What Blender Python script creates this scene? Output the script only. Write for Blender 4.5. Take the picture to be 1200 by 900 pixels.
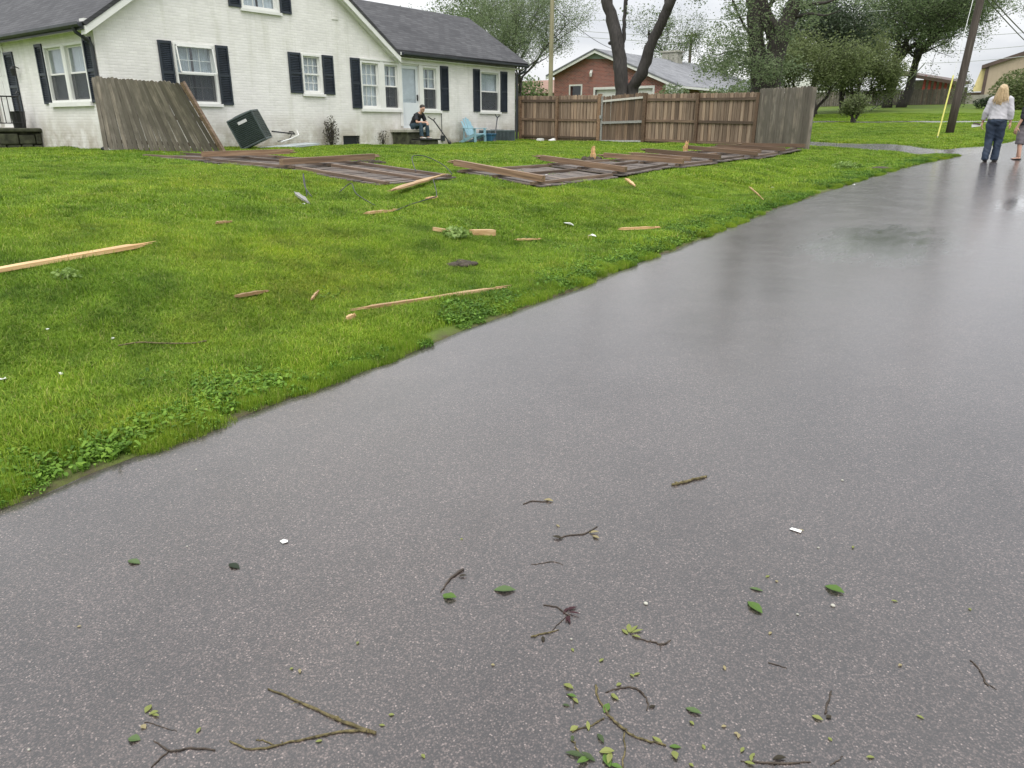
import bpy, bmesh, math, random
import numpy as np
from mathutils import Vector, Matrix, Euler

for o in list(bpy.data.objects): bpy.data.objects.remove(o)
sc = bpy.context.scene
COL = sc.collection
RNG = random.Random(7)
rad = math.radians

# ------------------------------------------------------------------ camera
F_PX, YAW, PITCH, ROLL = 867.83, rad(37.772), rad(19.167), rad(0.179)
CAM = np.array([0.0, 0.0, 1.5])
cy, sy = math.cos(YAW), math.sin(YAW)
_fh = np.array([-sy, cy, 0.0]); _r = np.array([cy, sy, 0.0]); _u = np.array([0.0, 0.0, 1.0])
FWD = _fh*math.cos(PITCH) - _u*math.sin(PITCH)
_up = _u*math.cos(PITCH) + _fh*math.sin(PITCH)
RIGHT = _r*math.cos(ROLL) + _up*math.sin(ROLL)
UP = _up*math.cos(ROLL) - _r*math.sin(ROLL)
cd = bpy.data.cameras.new('camera'); cam = bpy.data.objects.new('camera', cd); COL.objects.link(cam)
cd.sensor_width = 36.0; cd.lens = F_PX/1200*36; cd.clip_end = 3000; cd.clip_start = 0.05
M = Matrix(((RIGHT[0], UP[0], -FWD[0], 0), (RIGHT[1], UP[1], -FWD[1], 0), (RIGHT[2], UP[2], -FWD[2], 1.5), (0, 0, 0, 1)))
cam.matrix_world = M
sc.camera = cam
sc.render.resolution_x, sc.render.resolution_y = 1024, 768

# ------------------------------------------------------------------ overcast sky, soft sun, exposure
SUN_EL, SUN_AZ = rad(58), rad(150)          # azimuth clockwise from +Y: behind and to the right of the camera
w = bpy.data.worlds.new('World'); sc.world = w; w.use_nodes = True
nt = w.node_tree; N = nt.nodes; L = nt.links
for n in list(N): N.remove(n)
out = N.new('ShaderNodeOutputWorld')
sky = N.new('ShaderNodeTexSky'); sky.sky_type = 'NISHITA'; sky.sun_disc = False
sky.sun_elevation = SUN_EL; sky.sun_rotation = SUN_AZ
bg1 = N.new('ShaderNodeBackground'); bg1.inputs[1].default_value = 0.10; L.new(sky.outputs[0], bg1.inputs[0])
tc = N.new('ShaderNodeTexCoord')
mp = N.new('ShaderNodeMapping'); mp.inputs['Scale'].default_value = (1.6, 1.6, 5.5); L.new(tc.outputs['Generated'], mp.inputs[0])
nz = N.new('ShaderNodeTexNoise'); nz.inputs['Scale'].default_value = 1.7; nz.inputs['Detail'].default_value = 7; nz.inputs['Roughness'].default_value = .55
L.new(mp.outputs[0], nz.inputs['Vector'])
cr = N.new('ShaderNodeValToRGB'); cr.color_ramp.elements[0].position = .34; cr.color_ramp.elements[1].position = .66
cr.color_ramp.elements[0].color = (.56, .582, .625, 1); cr.color_ramp.elements[1].color = (.96, .958, .955, 1)
L.new(nz.outputs['Fac'], cr.inputs[0])
sep = N.new('ShaderNodeSeparateXYZ'); L.new(tc.outputs['Generated'], sep.inputs[0])
# standard overcast luminance: (1 + 2 sin(elevation)) / 3
mr = N.new('ShaderNodeMapRange'); mr.inputs[1].default_value = 0; mr.inputs[2].default_value = 1; mr.inputs[3].default_value = .80; mr.inputs[4].default_value = 2.0
L.new(sep.outputs[2], mr.inputs[0])
bg2 = N.new('ShaderNodeBackground'); L.new(cr.outputs[0], bg2.inputs[0]); L.new(mr.outputs[0], bg2.inputs[1])
mx = N.new('ShaderNodeMixShader'); mx.inputs[0].default_value = .95
L.new(bg1.outputs[0], mx.inputs[1]); L.new(bg2.outputs[0], mx.inputs[2]); L.new(mx.outputs[0], out.inputs[0])

sd = bpy.data.lights.new('sun', 'SUN'); sd.energy = 1.5; sd.angle = rad(50); sd.color = (1, .97, .92)
sun = bpy.data.objects.new('sun', sd); COL.objects.link(sun)
sdir = Vector((math.sin(SUN_AZ)*math.cos(SUN_EL), math.cos(SUN_AZ)*math.cos(SUN_EL), math.sin(SUN_EL)))
sun.rotation_euler = sdir.to_track_quat('Z', 'Y').to_euler(); sun.location = (0, 0, 40)
sc.view_settings.view_transform = 'Standard'; sc.view_settings.look = 'None'
sc.view_settings.exposure = 0.46; sc.view_settings.gamma = 1; sc.view_settings.use_curve_mapping = False

# ------------------------------------------------------------------ ground shape and pixel helpers
XE = [(-40, -3.2), (0, -3.28), (2, -3.33), (5, -3.42), (8, -3.55), (11.5, -3.72), (15, -3.7), (19, -3.55), (23, -3.1), (27.5, -3.0), (31.6, -2.5), (36, -1.5), (42, .8), (50, 4.5), (60, 10)]
_xa = np.array([a for a, b in XE]); _xb = np.array([b for a, b in XE])
def xe(y): return np.interp(y, _xa, _xb)
def zr(y):
    y = np.maximum(np.asarray(y, float), -15)
    return .036*np.minimum(y, 80) + .0002*np.clip(y-20, 0, 60)**2 + .004*np.maximum(0, y-80)
def gz(x, y):
    x = np.asarray(x, float); y = np.asarray(y, float)
    d = np.maximum(xe(y) - x, 0); a = zr(y); b = a - .08 - .88
    zh = .88 + .5*(b + np.sqrt(b*b + .01))
    S = 1 - np.exp(-(d/3.6)**1.5)
    return a + (zh-a)*S - .07*np.exp(-((d-1.2)/.55)**2)*np.clip(d/.4, 0, 1)
def ray(px, py): return FWD + (px-600)/F_PX*RIGHT - (py-450)/F_PX*UP
def hit(px, py, lift=0.0):
    d = ray(px, py); t = .5; prev = t
    while t < 400:
        P = CAM + t*d
        if P[2] < float(gz(P[0], P[1])) + lift:
            lo, hi = prev, t
            for _ in range(28):
                m = (lo+hi)/2; P = CAM + m*d
                if P[2] < float(gz(P[0], P[1])) + lift: hi = m
                else: lo = m
            return Vector(P)
        prev = t; t *= 1.01
    return Vector(CAM + 100*d)
def on_x(px, py, x): d = ray(px, py); return Vector(CAM + (x-CAM[0])/d[0]*d)
def on_y(px, py, y): d = ray(px, py); return Vector(CAM + (y-CAM[1])/d[1]*d)
def g3(x, y, up=0.0): return Vector((x, y, float(gz(x, y)) + up))

# ------------------------------------------------------------------ mesh builder
ORI = {}
class MB:
    def __init__(s): s.v = []; s.f = []; s.m = []; s.att = None
    def add(s, vs, fs, mi=0):
        b = len(s.v); s.v += [Vector(v) for v in vs]
        for f in fs: s.f.append([b+i for i in f]); s.m.append(mi)
    def box(s, c, size, rot=None, mi=0):
        hx, hy, hz = size[0]/2, size[1]/2, size[2]/2
        vs = [Vector((a*hx, b*hy, d*hz)) for d in (-1, 1) for b in (-1, 1) for a in (-1, 1)]
        if rot is not None: vs = [rot @ v for v in vs]
        s.add([v + Vector(c) for v in vs], [(0, 2, 3, 1), (4, 5, 7, 6), (0, 1, 5, 4), (2, 6, 7, 3), (0, 4, 6, 2), (1, 3, 7, 5)], mi)
        return s
    def bx(s, x0, x1, y0, y1, z0, z1, mi=0): return s.box(((x0+x1)/2, (y0+y1)/2, (z0+z1)/2), (abs(x1-x0), abs(y1-y0), abs(z1-z0)), None, mi)
    def beam(s, a, b, wd, th, upv=(0, 0, 1), mi=0):
        a = Vector(a); b = Vector(b); d = (b-a); ln = d.length; d.normalize()
        u = Vector(upv); sd = d.cross(u).normalized(); u = sd.cross(d)
        R = Matrix((sd, d, u)).transposed()
        return s.box((a+b)/2, (wd, ln, th), R, mi)
    def tube(s, pts, rads, n=8, mi=0, cap=True, side=None):
        pts = [Vector(p) for p in pts]; b = len(s.v)
        if not hasattr(rads, '__len__'): rads = [rads]*len(pts)
        ref = Vector((0, 0, 1)) if abs((pts[-1]-pts[0]).normalized().z) < .8 else Vector((1, 0, 0))
        for i, p in enumerate(pts):
            d = (pts[min(i+1, len(pts)-1)] - pts[max(i-1, 0)]).normalized()
            a = Vector(side) if side is not None else d.cross(ref)
            a = (a - d*a.dot(d)).normalized(); c = d.cross(a)
            r = rads[i]; ra, rc = r if hasattr(r, '__len__') else (r, r)
            for k in range(n):
                t = 2*math.pi*k/n
                s.v.append(p + a*math.cos(t)*ra + c*math.sin(t)*rc)
        for i in range(len(pts)-1):
            for k in range(n):
                s.f.append([b+i*n+k, b+i*n+(k+1) % n, b+(i+1)*n+(k+1) % n, b+(i+1)*n+k]); s.m.append(mi)
        if cap:
            s.f.append([b+k for k in range(n)][::-1]); s.m.append(mi)
            e = b+(len(pts)-1)*n; s.f.append([e+k for k in range(n)]); s.m.append(mi)
        return s
    def prism(s, poly, axis, a0, a1, mi=0):
        # poly: list of 2-d points, extruded along axis ('x': (y,z), 'y': (x,z), 'z': (x,y))
        mk = {'x': lambda p, a: (a, p[0], p[1]), 'y': lambda p, a: (p[0], a, p[1]), 'z': lambda p, a: (p[0], p[1], a)}[axis]
        n = len(poly); vs = [mk(p, a0) for p in poly] + [mk(p, a1) for p in poly]
        fs = [list(range(n))[::-1], [n+i for i in range(n)]] + [[i, (i+1) % n, n+(i+1) % n, n+i] for i in range(n)]
        s.add(vs, fs, mi); return s
    def sphere(s, c, r, nu=10, nv=7, mi=0):
        r = r if hasattr(r, '__len__') else (r, r, r); b = len(s.v)
        for j in range(nv+1):
            ph = math.pi*j/nv
            for i in range(nu):
                th = 2*math.pi*i/nu
                s.v.append(Vector(c) + Vector((r[0]*math.sin(ph)*math.cos(th), r[1]*math.sin(ph)*math.sin(th), -r[2]*math.cos(ph))))
        for j in range(nv):
            for i in range(nu):
                s.f.append([b+j*nu+i, b+j*nu+(i+1) % nu, b+(j+1)*nu+(i+1) % nu, b+(j+1)*nu+i]); s.m.append(mi)
        return s
    def mesh(s, name, mats, origin=(0, 0, 0), smooth=False, fix=True):
        o = Vector(origin); me = bpy.data.meshes.new(name)
        me.from_pydata([tuple(v-o) for v in s.v], [], s.f)
        mats = mats if isinstance(mats, (list, tuple)) else [mats]
        for m in mats: me.materials.append(m)
        if len(mats) > 1: me.polygons.foreach_set('material_index', s.m)
        if smooth: me.polygons.foreach_set('use_smooth', [True]*len(me.polygons))
        if fix:
            bm = bmesh.new(); bm.from_mesh(me); bmesh.ops.recalc_face_normals(bm, faces=bm.faces); bm.to_mesh(me); bm.free()
        me.update(); return me
    def build(s, name, mats, parent=None, smooth=False, label=None, bevel=0, fix=True):
        org = ORI.get(parent.name, Vector()) if parent else Vector()
        me = s.mesh(name, mats, org, smooth, fix)
        o = bpy.data.objects.new(name, me); COL.objects.link(o)
        if parent: o.parent = parent; ORI[o.name] = org
        else: ORI[o.name] = Vector()
        if label: o['label'] = label
        if bevel:
            b = o.modifiers.new('bevel', 'BEVEL'); b.width = bevel; b.segments = 2; b.limit_method = 'ANGLE'
        return o
def thing(name, loc, label, cat, group=None):
    e = bpy.data.objects.new(name, None); COL.objects.link(e); e.location = loc; e.empty_display_size = .2
    ORI[e.name] = Vector(loc); return tag(e, label, cat, group)
def tag(o, label, cat, group=None):
    o['label'] = label; o['category'] = cat
    if group: o['group'] = group
    return o
def solo(mb, name, mats, base, label, cat, group=None, smooth=False, bevel=0):
    """a thing that is one mesh: origin at its base"""
    me = mb.mesh(name, mats, base, smooth); o = bpy.data.objects.new(name, me); COL.objects.link(o); o.location = base
    ORI[o.name] = Vector(base)
    if bevel:
        b = o.modifiers.new('bevel', 'BEVEL'); b.width = bevel; b.segments = 2; b.limit_method = 'ANGLE'
    return tag(o, label, cat, group)
def piece(name, me, parent, mw):
    """a part sharing mesh data; mw is its world matrix"""
    o = bpy.data.objects.new(name, me); COL.objects.link(o); o.parent = parent
    o.matrix_local = Matrix.Translation(-ORI[parent.name]) @ mw; ORI[o.name] = ORI[parent.name]
    return o
def struct(o, kind='structure'): o['kind'] = kind; return o

# ------------------------------------------------------------------ materials
def nodes(name):
    m = bpy.data.materials.new(name); m.use_nodes = True; t = m.node_tree
    return m, t.nodes, t.links, t.nodes['Principled BSDF']
def ramp(N, L, src, stops):
    r = N.new('ShaderNodeValToRGB'); e = r.color_ramp.elements
    while len(e) < len(stops): e.new(.5)
    for k, (p, c) in enumerate(stops): e[k].position = p; e[k].color = (*c, 1) if len(c) == 3 else c
    L.new(src, r.inputs[0]); return r.outputs[0]
def noise(N, L, vec, scale, detail=4, rough=.55):
    n = N.new('ShaderNodeTexNoise'); n.inputs['Scale'].default_value = scale; n.inputs['Detail'].default_value = detail; n.inputs['Roughness'].default_value = rough
    if vec is not None: L.new(vec, n.inputs['Vector'])
    return n.outputs['Fac']
def mixc(N, L, fac, a, b, mode='MIX'):
    m = N.new('ShaderNodeMix'); m.data_type = 'RGBA'; m.blend_type = mode
    for s, v in ((0, fac), (6, a), (7, b)):
        if isinstance(v, (int, float)): m.inputs[s].default_value = v
        elif isinstance(v, tuple): m.inputs[s].default_value = (*v, 1)
        else: L.new(v, m.inputs[s])
    return m.outputs[2]
def math_(N, L, op, a, b=None):
    m = N.new('ShaderNodeMath'); m.operation = op
    for s, v in ((0, a), (1, b)):
        if v is None: continue
        if isinstance(v, (int, float)): m.inputs[s].default_value = v
        else: L.new(v, m.inputs[s])
    return m.outputs[0]
def coords(N, L, scale=(1, 1, 1), rnd=False, kind='Object'):
    t = N.new('ShaderNodeTexCoord'); m = N.new('ShaderNodeMapping'); m.inputs['Scale'].default_value = scale
    src = t.outputs[kind]
    if rnd:
        oi = N.new('ShaderNodeObjectInfo'); mu = N.new('ShaderNodeVectorMath'); mu.operation = 'ADD'
        L.new(src, mu.inputs[0]); k = math_(N, L, 'MULTIPLY', oi.outputs['Random'], 37.0); L.new(k, mu.inputs[1]); src = mu.outputs[0]
    L.new(src, m.inputs[0]); return m.outputs[0]
def bump(N, L, b, h, strength=.4, dist=.01):
    n = N.new('ShaderNodeBump'); n.inputs['Strength'].default_value = strength; n.inputs['Distance'].default_value = dist
    L.new(h, n.inputs['Height']); L.new(n.outputs[0], b.inputs['Normal'])
def plain(name, c, rough=.6, var=.25, scale=6, bmp=.15, metal=0, spec=.5, stretch=(1, 1, 1)):
    m, N, L, b = nodes(name); v = coords(N, L, stretch, True)
    n = noise(N, L, v, scale, 6); n2 = noise(N, L, v, scale*9, 3)
    lo = tuple(x*(1-var) for x in c); hi = tuple(min(1, x*(1+var)) for x in c)
    col = ramp(N, L, n, [(.3, lo), (.7, hi)]); L.new(col, b.inputs['Base Color'])
    L.new(ramp(N, L, n2, [(.2, (rough*.8,)*3), (.8, (min(1, rough*1.15),)*3)]), b.inputs['Roughness'])
    b.inputs['Metallic'].default_value = metal; b.inputs['Specular IOR Level'].default_value = spec
    if bmp: bump(N, L, b, n2, bmp, .006)
    return m
def wood(name, dark, mid, light, rough=.65, axis=2, grey=None, streak=30):
    """weathered board; grain runs along the local axis, every board its own tone"""
    m, N, L, b = nodes(name)
    st = [streak]*3; st[axis] = 1.2
    v = coords(N, L, tuple(st), True); v2 = coords(N, L, (2.5, 2.5, 2.5), True)
    g = noise(N, L, v, 1.0, 5, .6); blot = noise(N, L, v2, 1.0, 4)
    col = ramp(N, L, g, [(.28, dark), (.5, mid), (.75, light)])
    oi = N.new('ShaderNodeObjectInfo')
    tone = ramp(N, L, oi.outputs['Random'], [(0, (.52, .5, .48)), (.5, (1, 1, 1)), (1, (1.4, 1.36, 1.3))])
    col = mixc(N, L, 1.0, col, tone, 'MULTIPLY')
    if grey: col = mixc(N, L, ramp(N, L, blot, [(.42, (0, 0, 0)), (.62, (1, 1, 1))]), col, grey)
    L.new(col, b.inputs['Base Color']); b.inputs['Roughness'].default_value = rough
    bump(N, L, b, g, .35, .006); return m
def foliage(name, c1, c2, c3, rough=.5, trans=.3):
    m, N, L, b = nodes(name)
    a = N.new('ShaderNodeAttribute'); a.attribute_name = 'rnd'
    v = coords(N, L); n = noise(N, L, v, .9, 3)
    k = math_(N, L, 'ADD', math_(N, L, 'MULTIPLY', a.outputs['Fac'], .6), math_(N, L, 'MULTIPLY', n, .55))
    col = ramp(N, L, k, [(.25, c1), (.55, c2), (.9, c3)])
    L.new(col, b.inputs['Base Color']); b.inputs['Roughness'].default_value = rough; b.inputs['Specular IOR Level'].default_value = .35
    if trans:
        t = N.new('ShaderNodeBsdfTranslucent'); L.new(col, t.inputs[0]); mx = N.new('ShaderNodeMixShader'); mx.inputs[0].default_value = trans
        L.new(b.outputs[0], mx.inputs[1]); L.new(t.outputs[0], mx.inputs[2])
        o = [n for n in N if n.type == 'OUTPUT_MATERIAL'][0]; L.new(mx.outputs[0], o.inputs[0])
    return m

def brick_mat(name, plane, paint, mortar, var=.1, bw=.215, bh=.071, stain=True, mort=.011, strength=.5, c2=None):
    """brickwork relief with paint or bare clay; plane 'x' or 'y' tells which way the wall faces"""
    m, N, L, b = nodes(name)
    t = N.new('ShaderNodeNewGeometry'); s = N.new('ShaderNodeSeparateXYZ'); L.new(t.outputs['Position'], s.inputs[0])
    c = N.new('ShaderNodeCombineXYZ'); L.new(s.outputs[1 if plane == 'x' else 0], c.inputs[0]); L.new(s.outputs[2], c.inputs[1])
    br = N.new('ShaderNodeTexBrick'); L.new(c.outputs[0], br.inputs['Vector']); br.inputs['Scale'].default_value = 1
    br.inputs['Brick Width'].default_value = bw; br.inputs['Row Height'].default_value = bh; br.inputs['Mortar Size'].default_value = mort
    br.inputs['Mortar Smooth'].default_value = .4; br.inputs['Bias'].default_value = 0
    p2 = c2 or tuple(x*(1-var) for x in paint)
    br.inputs['Color1'].default_value = (*paint, 1); br.inputs['Color2'].default_value = (*p2, 1); br.inputs['Mortar'].default_value = (*mortar, 1)
    col = br.outputs['Color']
    n = noise(N, L, t.outputs['Position'], 1.3, 6, .6); n3 = noise(N, L, t.outputs['Position'], 30, 4, .6)
    col = mixc(N, L, 1.0, col, ramp(N, L, n, [(.3, (.92, .92, .91)), (.65, (1.03, 1.03, 1.03))]), 'MULTIPLY')
    if stain:
        # rising damp and moss close to the ground, rain streaks running down below the sills
        low = N.new('ShaderNodeMapRange'); low.inputs[1].default_value = 1.95; low.inputs[2].default_value = .85; L.new(s.outputs[2], low.inputs[0])
        k = math_(N, L, 'MULTIPLY', low.outputs[0], ramp(N, L, noise(N, L, t.outputs['Position'], 1.9, 7, .65), [(.33, (0, 0, 0)), (.58, (1, 1, 1))]))
        col = mixc(N, L, math_(N, L, 'MULTIPLY', k, .85), col, (.27, .22, .14))
        st = N.new('ShaderNodeVectorMath'); st.operation = 'MULTIPLY'; L.new(c.outputs[0], st.inputs[0]); st.inputs[1].default_value = (3.2, .35, 1)
        sn = noise(N, L, st.outputs[0], 1.0, 5, .6)
        col = mixc(N, L, ramp(N, L, sn, [(.52, (0, 0, 0)), (.76, (.42, .42, .42))]), col, (.46, .46, .36))
    L.new(col, b.inputs['Base Color']); b.inputs['Roughness'].default_value = .62
    h = math_(N, L, 'ADD', math_(N, L, 'MULTIPLY', br.outputs['Fac'], -1.0), math_(N, L, 'MULTIPLY', n3, .5))
    bump(N, L, b, h, strength, .012); return m
def shingle_mat(name, c1, c2, axis):
    m, N, L, b = nodes(name)
    t = N.new('ShaderNodeNewGeometry'); s = N.new('ShaderNodeSeparateXYZ'); L.new(t.outputs['Position'], s.inputs[0])
    c = N.new('ShaderNodeCombineXYZ'); L.new(s.outputs[axis], c.inputs[0]); L.new(s.outputs[2], c.inputs[1])
    br = N.new('ShaderNodeTexBrick'); L.new(c.outputs[0], br.inputs['Vector']); br.inputs['Scale'].default_value = 1
    br.inputs['Brick Width'].default_value = .3; br.inputs['Row Height'].default_value = .085; br.inputs['Mortar Size'].default_value = .006
    br.inputs['Color1'].default_value = (*c1, 1); br.inputs['Color2'].default_value = (*c2, 1); br.inputs['Mortar'].default_value = (*(x*.5 for x in c1), 1)
    n = noise(N, L, t.outputs['Position'], .8, 6, .6); n2 = noise(N, L, t.outputs['Position'], 90, 2)
    col = mixc(N, L, 1.0, br.outputs['Color'], ramp(N, L, n, [(.3, (.75, .75, .78)), (.7, (1.2, 1.2, 1.2))]), 'MULTIPLY')
    L.new(col, b.inputs['Base Color']); b.inputs['Roughness'].default_value = .75
    bump(N, L, b, math_(N, L, 'ADD', math_(N, L, 'MULTIPLY', br.outputs['Fac'], -1.0), math_(N, L, 'MULTIPLY', n2, .6)), .5, .01); return m

M_white = plain('white_paint', (.74, .74, .71), .5, .06, 4, .08)
M_shut = plain('shutter_paint', (.018, .026, .038), .45, .3, 3, .1)
M_gutter = plain('dark_gutter', (.03, .034, .04), .4, .3, 3, .05)
M_roofY = shingle_mat('shingles_main', (.036, .036, .040), (.07, .07, .074), 0)
M_roofX = shingle_mat('shingles_wing', (.036, .036, .040), (.07, .07, .074), 1)
M_brickX = brick_mat('painted_brick_road_side', 'x', (.83, .81, .785), (.775, .757, .727), strength=.36)
M_brickY = brick_mat('painted_brick_front', 'y', (.83, .81, .785), (.775, .757, .727), strength=.36)
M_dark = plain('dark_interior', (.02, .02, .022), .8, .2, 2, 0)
M_curtain = plain('curtain_cloth', (.78, .79, .82), .85, .10, 5, .1)
M_screen = plain('insect_screen', (.07, .075, .085), .6, .15, 3, 0)
M_door = plain('storm_door_paint', (.66, .70, .72), .4, .05, 3, .03)
M_iron = plain('black_iron', (.015, .015, .016), .45, .3, 8, .1)
M_ac = plain('green_grey_metal', (.062, .082, .082), .45, .2, 5, .05)
M_ac2 = plain('pale_green_grey_metal', (.10, .13, .14), .45, .2, 5, .05)
M_label = plain('pale_badge', (.6, .6, .6), .4, .05, 5, 0)
M_pad = plain('grey_plastic_pad', (.38, .42, .43), .5, .2, 3, .1)
M_conc = plain('weathered_concrete', (.36, .35, .30), .7, .3, 5, .4)
M_moss = plain('mossy_stone', (.055, .058, .035), .85, .6, 6, .8)
M_blue = plain('pale_blue_plastic', (.25, .42, .49), .42, .12, 4, .05)
M_navyp = plain('blue_bin_plastic', (.03, .10, .17), .4, .2, 3, .05)
M_black = plain('black_plastic', (.012, .012, .013), .4, .2, 6, .05)
M_yellow = plain('yellow_plastic', (.50, .48, .09), .45, .1, 4, 0)
M_wire = plain('black_cable', (.03, .03, .033), .5, .1, 3, 0)
M_wirelt = plain('grey_cable', (.35, .37, .36), .5, .1, 3, 0)
M_steel = plain('galvanised_steel', (.42, .43, .42), .4, .15, 6, .05, .6)
W_in = wood('fence_inner_wood', (.12, .08, .052), (.25, .18, .128), (.40, .315, .235), .7, 2)
W_out = wood('fence_grey_wood', (.08, .068, .055), (.17, .147, .12), (.29, .26, .22), .7, 2, (.12, .105, .082))
W_rail = wood('fence_rail_wood', (.065, .045, .032), (.125, .085, .058), (.215, .155, .11), .6, 1)
W_post = wood('fence_post_wood', (.085, .05, .03), (.18, .113, .068), (.29, .195, .125), .6, 1)
W_lie = wood('fallen_picket_wood', (.06, .048, .040), (.13, .105, .09), (.22, .185, .165), .75, 1, (.10, .085, .075))
W_raw = wood('fresh_split_wood', (.24, .135, .06), (.42, .265, .125), (.60, .43, .24), .55, 1, None, 22)
W_pale = wood('grey_trim_wood', (.25, .25, .23), (.40, .40, .38), (.55, .55, .52), .6, 1)
W_pole = wood('utility_pole_wood', (.032, .024, .019), (.06, .046, .038), (.11, .09, .078), .7, 2)
W_pole2 = wood('pale_pole_wood', (.16, .15, .085), (.27, .25, .15), (.37, .34, .22), .7, 2)
M_bark = plain('dark_bark', (.045, .038, .033), .85, .5, 7, 1.0, stretch=(3, 3, .6))
M_bark2 = plain('wet_grey_bark', (.035, .03, .027), .8, .5, 6, 1.0, stretch=(3, 3, .6))
M_twig = plain('twig_bark', (.055, .04, .028), .6, .5, 40, .6)
M_twiggreen = plain('mossy_twig', (.15, .122, .052), .6, .8, 75, .9)
M_soil = plain('dark_soil', (.055, .042, .028), .9, .5, 12, .9)
F_lt = foliage('leaf_spring', (.05, .085, .022), (.095, .145, .045), (.17, .23, .085))
F_air = foliage('leaf_pale', (.10, .145, .07), (.19, .25, .125), (.30, .365, .20), trans=.55)
F_mid = foliage('leaf_mid', (.085, .13, .055), (.155, .215, .095), (.24, .305, .15), trans=.55)
F_crab = foliage('leaf_olive', (.08, .105, .04), (.15, .19, .075), (.25, .295, .125), trans=.5)
F_dark = foliage('leaf_dark', (.024, .038, .02), (.048, .072, .036), (.085, .115, .06))
F_dry = foliage('leaf_dry', (.035, .028, .015), (.075, .065, .04), (.12, .12, .07))
F_road = foliage('leaf_wet_green', (.075, .12, .04), (.12, .18, .06), (.17, .24, .09), .35, .1)
F_weed = foliage('leaf_pale_weed', (.13, .22, .04), (.22, .33, .08), (.34, .45, .15))
F_bright = foliage('leaf_fresh', (.09, .17, .03), (.16, .27, .06), (.26, .37, .11))
F_yel = foliage('leaf_yellow_green', (.22, .25, .07), (.36, .37, .12), (.50, .49, .22))
F_tan = foliage('leaf_tan', (.32, .27, .14), (.5, .45, .28), (.7, .66, .5))
F_purple = foliage('leaf_purple', (.05, .015, .02), (.10, .03, .04), (.14, .05, .05))
# ------------------------------------------------------------------ setting: ground, road, driveway
ROAD_R = 5.75                                  # road width
def bumps(x, y): return .011*(np.sin(1.7*x+.9*y) + np.sin(2.3*y-1.1*x+1.3) + .7*np.sin(3.9*x+2.7*y+.4))
_gz0 = gz
def gz(x, y):
    d = np.maximum(xe(y) - np.asarray(x, float), 0)
    return _gz0(x, y) + bumps(np.asarray(x, float), np.asarray(y, float))*np.clip((d-.3)/1.0, 0, 1)
def in_drive(x, y):
    # edges of the driveway as lines in plan: (x=-4: 23.2..26.9), (x=-8: 25.4..28.9), (x=-20: 33..36.5)
    y0 = np.interp(-x, [2.6, 4, 8, 14, 22], [22.7, 23.2, 25.4, 29.5, 34]); y1 = y0 + np.interp(-x, [2.6, 4, 22], [4.9, 3.7, 3.4])
    return y0, y1

def grass_ground_mat():
    m, N, L, b = nodes('lawn_soil_and_turf')
    g = N.new('ShaderNodeNewGeometry'); P = g.outputs['Position']
    n1 = noise(N, L, P, .55, 5); n2 = noise(N, L, P, 6, 6, .65); n3 = noise(N, L, P, 60, 4, .7)
    c = ramp(N, L, n1, [(.3, (.07, .12, .01)), (.5, (.10, .16, .014)), (.7, (.135, .19, .02))])
    c = mixc(N, L, ramp(N, L, n2, [(.5, (0, 0, 0)), (.75, (.6, .6, .6))]), c, (.06, .075, .018))
    c = mixc(N, L, ramp(N, L, n3, [(.35, (0, 0, 0)), (.8, (.55, .55, .55))]), c, (.17, .24, .05))
    a = N.new('ShaderNodeAttribute'); a.attribute_name = 'edge'
    k = math_(N, L, 'MULTIPLY', a.outputs['Fac'], ramp(N, L, n2, [(.35, (.35,)*3), (.6, (1, 1, 1))]))
    c = mixc(N, L, k, c, (.085, .068, .042))
    L.new(c, b.inputs['Base Color']); b.inputs['Roughness'].default_value = .8; b.inputs['Specular IOR Level'].default_value = .2
    bump(N, L, b, n3, .7, .03); return m
PUDDLES = [(*hit(1028, 286)[:2], .85, 1.5), (*hit(1200, 240)[:2], .35, 1.4)]
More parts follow.
